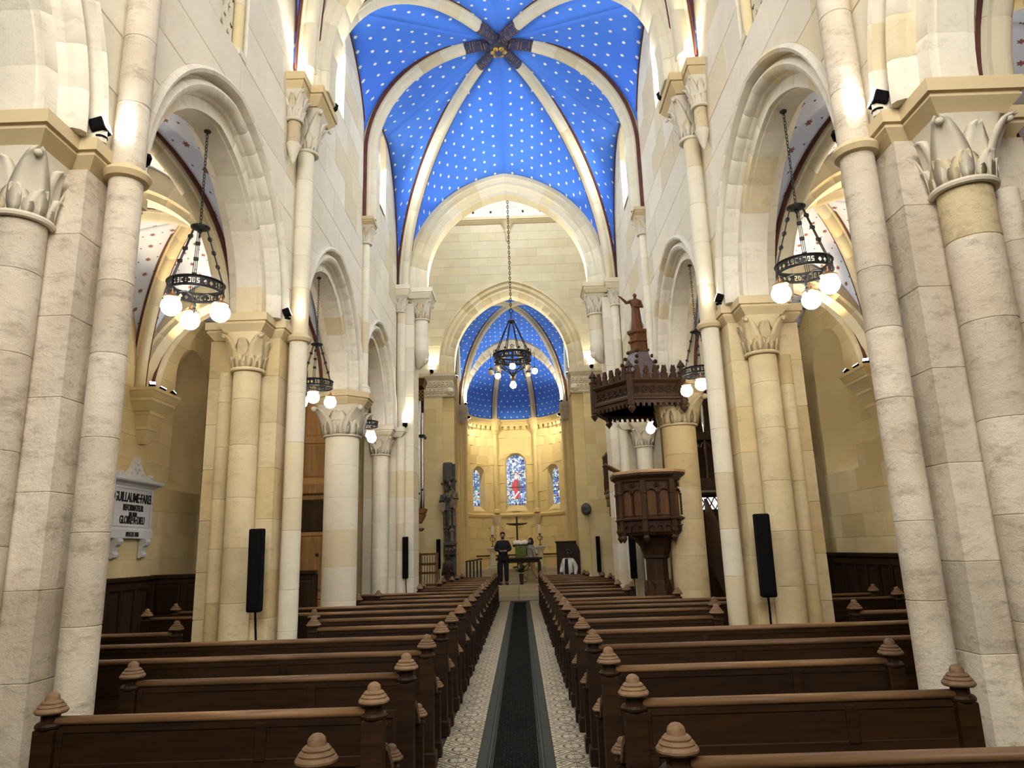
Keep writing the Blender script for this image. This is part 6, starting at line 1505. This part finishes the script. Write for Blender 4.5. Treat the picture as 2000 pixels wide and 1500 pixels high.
# slatted oak rack leaning left in the crossing
rk = thing('choir_rack', 'slatted oak book rack standing left of the chancel', 'rack', (-2.30, 18.95, 0))
for x in (-.22, .22):
    bm = BM(); bar(bm, (x, -.10, -.012), (x, .12, 1.58), .05, .06); fin('post', bm, W_PULP2, rk, world=False)
for z in (.78, 1.08, 1.30, 1.55):
    bm = BM(); t = z / 1.58; bar(bm, (-.24, -.12 + .22 * t, z), (.24, -.12 + .22 * t, z), .04, .06); fin('shelf_rail', bm, W_PULP2, rk, world=False)
for i in range(6):
    bm = BM(); x = -.17 + .068 * i; bar(bm, (x, -.10 + .22 * .3, .50), (x, .09, 1.5), .025, .015); fin('slat', bm, W_PULP, rk, world=False)
bm = BM(); box(bm, -.25, .25, -.06, .30, .42, .50, .01); fin('desk_board', bm, W_PULP2, rk, world=False)
# gallery balcony right of the crossing
gb = thing('gallery_balcony', 'dark wooden gallery balcony with balusters, right of the crossing, behind the pulpit', 'balcony', (2.95, 19.2, 3.0))
bm = BM(); box(bm, -.42, .4, -1.0, 1.0, -.10, .0, .01); box(bm, -.40, .4, -.95, .95, -.32, -.10, .02); box(bm, -.34, .4, -.9, .9, -.60, -.32, .03); fin('floor_beam', bm, W_PULP2, gb, world=False)
bm = BM(); box(bm, -.45, -.38, -1.0, 1.0, 1.02, 1.10, .01); box(bm, -.45, -.38, -1.0, 1.0, .02, .10, .01); box(bm, -.44, .4, -1.02, -.95, 1.02, 1.10, .01); fin('hand_rail', bm, W_PULP, gb, world=False)
for i in range(14):
    bm = BM(); y = -.96 + 1.92 * i / 13; lathe(bm, [(.018, .08), (.028, .3), (.016, .5), (.028, .8), (.018, 1.03)], 8, (-.415, y, 0)); fin('baluster', bm, W_PULP, gb, world=False)
for i in range(6):
    bm = BM(); lathe(bm, [(.018, .08), (.028, .3), (.016, .5), (.028, .8), (.018, 1.03)], 8, (-.30 + .13 * i, -.985, 0)); fin('baluster', bm, W_PULP, gb, world=False)
# dark choir organ loft and pulpit stair in the right aisle
lo = thing('choir_loft', 'dark carved wooden loft with pipes filling the right aisle behind the round column', 'loft', (4.6, 14.2, 0))
for nm, b in (('floor_beam', (-1.15, 1.2, -.1, .1, 2.62, 2.86)), ('rail_beam', (-1.15, 1.2, -.06, .1, 3.62, 3.78)), ('panel_wall', (-1.15, 1.2, .5, .56, -.012, 2.62)), ('backing', (-1.15, 1.2, .3, .36, 2.8, 5.0)), ('post', (-1.15, -1.03, -.1, .1, -.012, 5.0)), ('post', (1.05, 1.2, -.1, .1, -.012, 5.0))):
    bm = BM(); box(bm, b[0], b[1], b[2], b[3], b[4], b[5], .012); fin(nm, bm, W_DARK, lo, world=False)
for i in range(9):
    bm = BM(); x = -.95 + .22 * i; lathe(bm, [(.01, 3.78), (.035, 3.95), (.035, 4.55 + .08 * (i % 3)), (.028, 4.56 + .08 * (i % 3))], 12, (x, 0, 0)); fin('pipe', bm, M_TIN, lo, world=False, angle=40)
    bm = BM(); lathe(bm, [(.03, 2.86), (.02, 2.95), (.022, 3.3), (.035, 3.42), (.02, 3.62)], 8, (x, -.02, 0)); fin('baluster', bm, W_PULP, lo, world=False)
    bm = BM(); tube(bm, [(x + .085 * cos(a), -.03, 3.48 + .10 * sin(a)) for a in [pi * q / 6 for q in range(7)]], .016, 6); fin('carved_arch', bm, W_PULP, lo, world=False)
lw = thing('lattice_opening', 'small lit opening with dark diagonal lattice under the loft, right aisle', 'window', (3.86, 14.55, 2.28))
bm = BM(); box(bm, -.34, .34, .08, .10, -.02, .24); fin('lit_pane', bm, plain('lit_white_pane', (.9, .9, .9), .4, 0, (1, .98, .93), 1.1), lw, world=False)
for i in range(5):
    for e in (-1, 1):
        bm = BM(); x = -.28 + .14 * i; bar(bm, (x - e * .07, .05, -.02), (x + e * .07, .05, .24), .022, .02); fin('lattice_bar', bm, W_DARK, lw, world=False)
bm = BM(); [box(bm, *b) for b in ((-.36, .36, .03, .09, .23, .29), (-.36, .36, .03, .09, -.07, -.01), (-.37, -.33, .03, .09, -.05, .27), (.33, .37, .03, .09, -.05, .27))]; fin('frame', bm, W_DARK, lw, world=False)
stt = thing('pulpit_stair', 'dark wooden stair with light handrail rising behind the round column to the pulpit', 'stair', (3.8, 12.9, 0))
for i in range(8):
    bm = BM(); box(bm, -.02, .62, -1.0 + .26 * i - .0, -1.0 + .26 * i + .28, .20 * (i + 1) - .04, .20 * (i + 1), .006); fin('tread', bm, W_PULP, stt, world=False)
bm = BM(); loft(bm, [[(-.10, -1.05, -.012), (-.10, 1.1, 1.2), (-.10, 1.1, 2.45), (-.10, -1.05, .92)], [(-.04, -1.05, -.012), (-.04, 1.1, 1.2), (-.04, 1.1, 2.45), (-.04, -1.05, .92)]]); fin('stringer_panel', bm, W_PULP, stt, world=False)
bm = BM(); bar(bm, (-.09, -1.1, 1.0), (-.09, .05, 1.95), .06, .045); fin('handrail', bm, W_HAND, stt, world=False)
bm = BM(); bar(bm, (.60, -.6, 1.55), (.60, 1.1, 2.75), .06, .045); fin('handrail', bm, W_RAIL, stt, world=False)
bm = BM(); box(bm, -.14, -.02, -1.17, -1.05, -.012, 1.02, .01); lathe(bm, [(.07, 1.02), (.075, 1.05), (.03, 1.08), (.05, 1.12), (.003, 1.17)], 12, (-.08, -1.11, 0)); fin('newel_post', bm, W_PULP, stt, world=False)

# ================================================================== CHANCEL FURNITURE
tbl = thing('communion_table', 'plain dark wooden communion table at the top of the chancel steps', 'table', (.03, 25.35, .45))
bm = BM(); box(bm, -.80, .80, -.30, .30, .80, .87, .008); fin('table_top', bm, W_PEW, tbl, world=False)
bm = BM(); box(bm, -.72, .72, -.24, .24, .70, .80, .004); fin('apron', bm, W_PEW, tbl, world=False)
for x in (-.70, .70):
    for y in (-.23, .23):
        bm = BM(); box(bm, x - .05, x + .05, y - .05, y + .05, 0.0, .72, .008); fin('leg', bm, W_PEW, tbl, world=False)
va = thing('flower_vase', 'dark vase of leafy flowers on the floor before the table', 'vase', (.10, 24.66, .45))
bm = BM(); lathe(bm, [(.055, 0), (.06, .02), (.075, .30), (.08, .36), (.07, .36), (.06, .30)], 16); fin('vase_body', bm, noisy('brown_vase_glaze', (.05, .025, .018), (.03, .015, .012), 10, .3), va, world=False, angle=40)
rnd = random.Random(4)
for i in range(46):
    a = rnd.uniform(0, 2 * pi); el = rnd.uniform(.15, 1.4); ln = rnd.uniform(.20, .42); d = Vector((cos(a) * cos(el), sin(a) * cos(el), sin(el))); b = Vector((0, 0, .38)); t = b + d * ln; sd = d.cross(Vector((0, 0, 1))).normalized() * .05
    m_ = b + d * ln * .6 + Vector((0, 0, .02)); bm = BM(); loft(bm, [[tuple(b), tuple(b + sd * .1), tuple(b - Vector((0, 0, .006)))], [tuple(m_ + sd), tuple(m_ - sd), tuple(m_ - Vector((0, 0, .006)))], [tuple(t), tuple(t + sd * .05), tuple(t - Vector((0, 0, .004)))]]); fin('leaf', bm, M_LEAF, va, world=False)
for i in range(9):
    a = rnd.uniform(0, 2 * pi); r = rnd.uniform(.03, .14); bm = BM(); z = rnd.uniform(.5, .68); lathe(bm, [(.004, z - .05), (.02, z - .02), (.035, z), (.02, z + .012)], 8, (r * cos(a), r * sin(a), 0)); fin('flower', bm, noisy('cream_petals', (.70, .55, .35), (.60, .25, .12), 6, .7) if i == 0 else D.materials['cream_petals'], va, world=False)
le = thing('lectern', 'wooden lectern draped in green cloth, carrying the open Bible', 'lectern', (.14, 27.95, .90))
bm = BM(); box(bm, -.20, .20, -.14, .14, 0, .06, .01); box(bm, -.06, .06, -.06, .06, .06, .82, .01); fin('stand', bm, W_PEW, le, world=False)
bm = BM(); box(bm, -.34, .34, -.20, .20, -.02, .02, .006); bmesh.ops.transform(bm, matrix=Matrix.Translation((0, 0, .88)) @ Matrix.Rotation(.35, 4, 'X'), verts=bm.verts[:]); fin('desk', bm, W_PEW, le, world=False)
bm = BM(); n = 24
loft(bm, [[(-.25 + .5 * i / n, -.20 - .012 * sin(i * 1.9) - (.02 if z < .5 else 0), z) for i in range(n + 1)] for z in (.30, .5, .7, .84)], closed=False, caps=False); o = fin('green_drape', bm, M_GREEN, le, world=False, smooth=True); md = o.modifiers.new('t', 'SOLIDIFY'); md.thickness = .008
bk = thing('open_bible', 'large open Bible with white pages on the green-draped lectern', 'book', (.12, 27.90, 1.845))
for e in (-1, 1):
    bm = BM(); loft(bm, [[(e * (x + .0), -.16, z) for x, z in ((0, .012), (.06, .05), (.18, .055), (.30, .03), (.30, .0), (0, -.01))], [(e * x, .16, z) for x, z in ((0, .012), (.06, .05), (.18, .055), (.30, .03), (.30, .0), (0, -.01))]]); bmesh.ops.transform(bm, matrix=Matrix.Rotation(.35, 4, 'X'), verts=bm.verts[:]); fin('page_block', bm, M_PAPER, bk, world=False)
bm = BM(); box(bm, -.32, .32, -.175, .175, -.03, -.012, .004); bmesh.ops.transform(bm, matrix=Matrix.Rotation(.35, 4, 'X'), verts=bm.verts[:]); fin('cover', bm, M_RED, bk, world=False)
for i, (x, y) in enumerate(((-.98, 28.2), (.86, 28.2))):
    sd = ('left', 'right')[i]
    pe = thing('stone_pedestal', 'carved stone pedestal with square capital, %s of the lectern' % sd, 'pedestal', (x, y, .9), group='stone pedestals')
    bm = BM(); blockz(bm, -.20, .20, -.20, .20, 0, .10, .02); lathe(bm, [(.17, .10), (.18, .14), (.13, .18), (.12, .22)], 18); fin('pedestal_base', bm, S_RIB, pe, world=False)
    bm = BM(); drum(bm, 0, 0, .115, .2, .62, n=18); fin('pedestal_shaft', bm, S_RIB, pe, world=False, angle=40)
    bm = BM(); loft(bm, [[(-h, -h, z), (h, -h, z), (h, h, z), (-h, h, z)] for h, z in ((.10, .60), (.14, .66), (.20, .74), (.24, .76), (.24, .82), (.22, .83))]); fin('pedestal_capital', bm, S_RIB, pe, world=False)
    cs = thing('candlestick', 'black iron candlestick with a ring on its stem, on the %s pedestal' % sd, 'candlestick', (x, y, 1.73), group='candlesticks')
    bm = BM(); lathe(bm, [(.07, 0), (.07, .02), (.015, .04), (.012, .2)], 14); tube(bm, [(.085 * cos(a), 0, .285 + .085 * sin(a)) for a in [2 * pi * q / 16 for q in range(16)]], .013, 6, closed=True); tube(bm, [(0, 0, .2), (0, 0, .42)], .010, 6); lathe(bm, [(.02, .40), (.06, .42), (.055, .44), (.035, .45)], 14); fin('iron_stem', bm, M_IRON, cs, world=False)
    ca = thing('altar_candle', 'thick white unlit candle on the %s candlestick' % sd, 'candle', (x, y, 2.18), group='altar candles')
    bm = BM(); lathe(bm, [(.045, 0), (.047, .02), (.047, .33), (.04, .34), (.01, .335)], 16); fin('candle_body', bm, M_WAX, ca, world=False, angle=40)
    bm = BM(); tube(bm, [(0, 0, .33), (.002, 0, .36)], .004, 5); fin('wick', bm, M_IRON, ca, world=False)
cr = thing('standing_cross', 'slender dark wooden cross with boat-shaped arms behind the open Bible', 'cross', (-.02, 28.75, .9))
bm = BM(); box(bm, -.035, .035, -.03, .03, 0.05, 1.98, .006); fin('upright', bm, W_PULP, cr, world=False)
bm = BM(); pts = [(-.44, 1.72), (.44, 1.72), (.40, 1.685), (.25, 1.64), (.05, 1.62), (-.05, 1.62), (-.25, 1.64), (-.40, 1.685)]; loft(bm, [[(x, -.035, z) for x, z in pts], [(x, .02, z) for x, z in pts]]); fin('cross_arm', bm, W_PULP, cr, world=False)
bm = BM(); box(bm, -.2, .2, -.2, .2, 0, .06, .01); fin('foot', bm, W_PULP, cr, world=False)
gr = thing('hand_railing', 'black railing with pale gaps beside the chancel steps, left', 'railing', (-1.52, 25.0, .45))
for x in (-.24, -.12, 0, .12, .24):
    bm = BM(); box(bm, x - .03, x + .03, -.03, .03, 0, .82, .004); fin('rail_post', bm, M_IRON, gr, world=False)
bm = BM(); bar(bm, (-.28, 0, .80), (.30, 0, .87), .06, .05); fin('hand_rail', bm, M_IRON, gr, world=False)
bo = thing('dark_booth', 'tall dark wooden booth with a slanted top corner, right of the chancel steps', 'booth', (1.55, 22.45, 0))
bm = BM(); pts = [(-.34, -.012), (.36, -.012), (.36, 1.52), (.24, 1.78), (-.34, 1.78)]; loft(bm, [[(x, -.12, z) for x, z in pts], [(x, .25, z) for x, z in pts]]); fin('carcass', bm, W_DARK, bo, world=False)
bm = BM(); box(bm, -.37, .27, -.15, .28, 1.76, 1.81, .008); fin('top_board', bm, W_DARK, bo, world=False)
for z0, z1 in ((.15, .8), (.9, 1.5)):
    bm = BM(); box(bm, -.26, .24, -.135, -.12, z0, z1, .012); fin('panel', bm, W_DARK, bo, world=False)
bm = BM(); sphere(bm, (0, 0, 0), .16, 12, 8, 1.2); sphere(bm, (-.06, -.12, .05), .07, 8, 6); sphere(bm, (.07, -.1, -.06), .06, 8, 6); sphere(bm, (0, -.13, -.1), .05, 8, 6)
o = fin('carved_bracket', bm, S_DARK, None, smooth=True); o.location = (2.16, 22.2, 2.75); tag(o, 'small dark carved bracket on the right pier of the chancel arch', 'bracket')
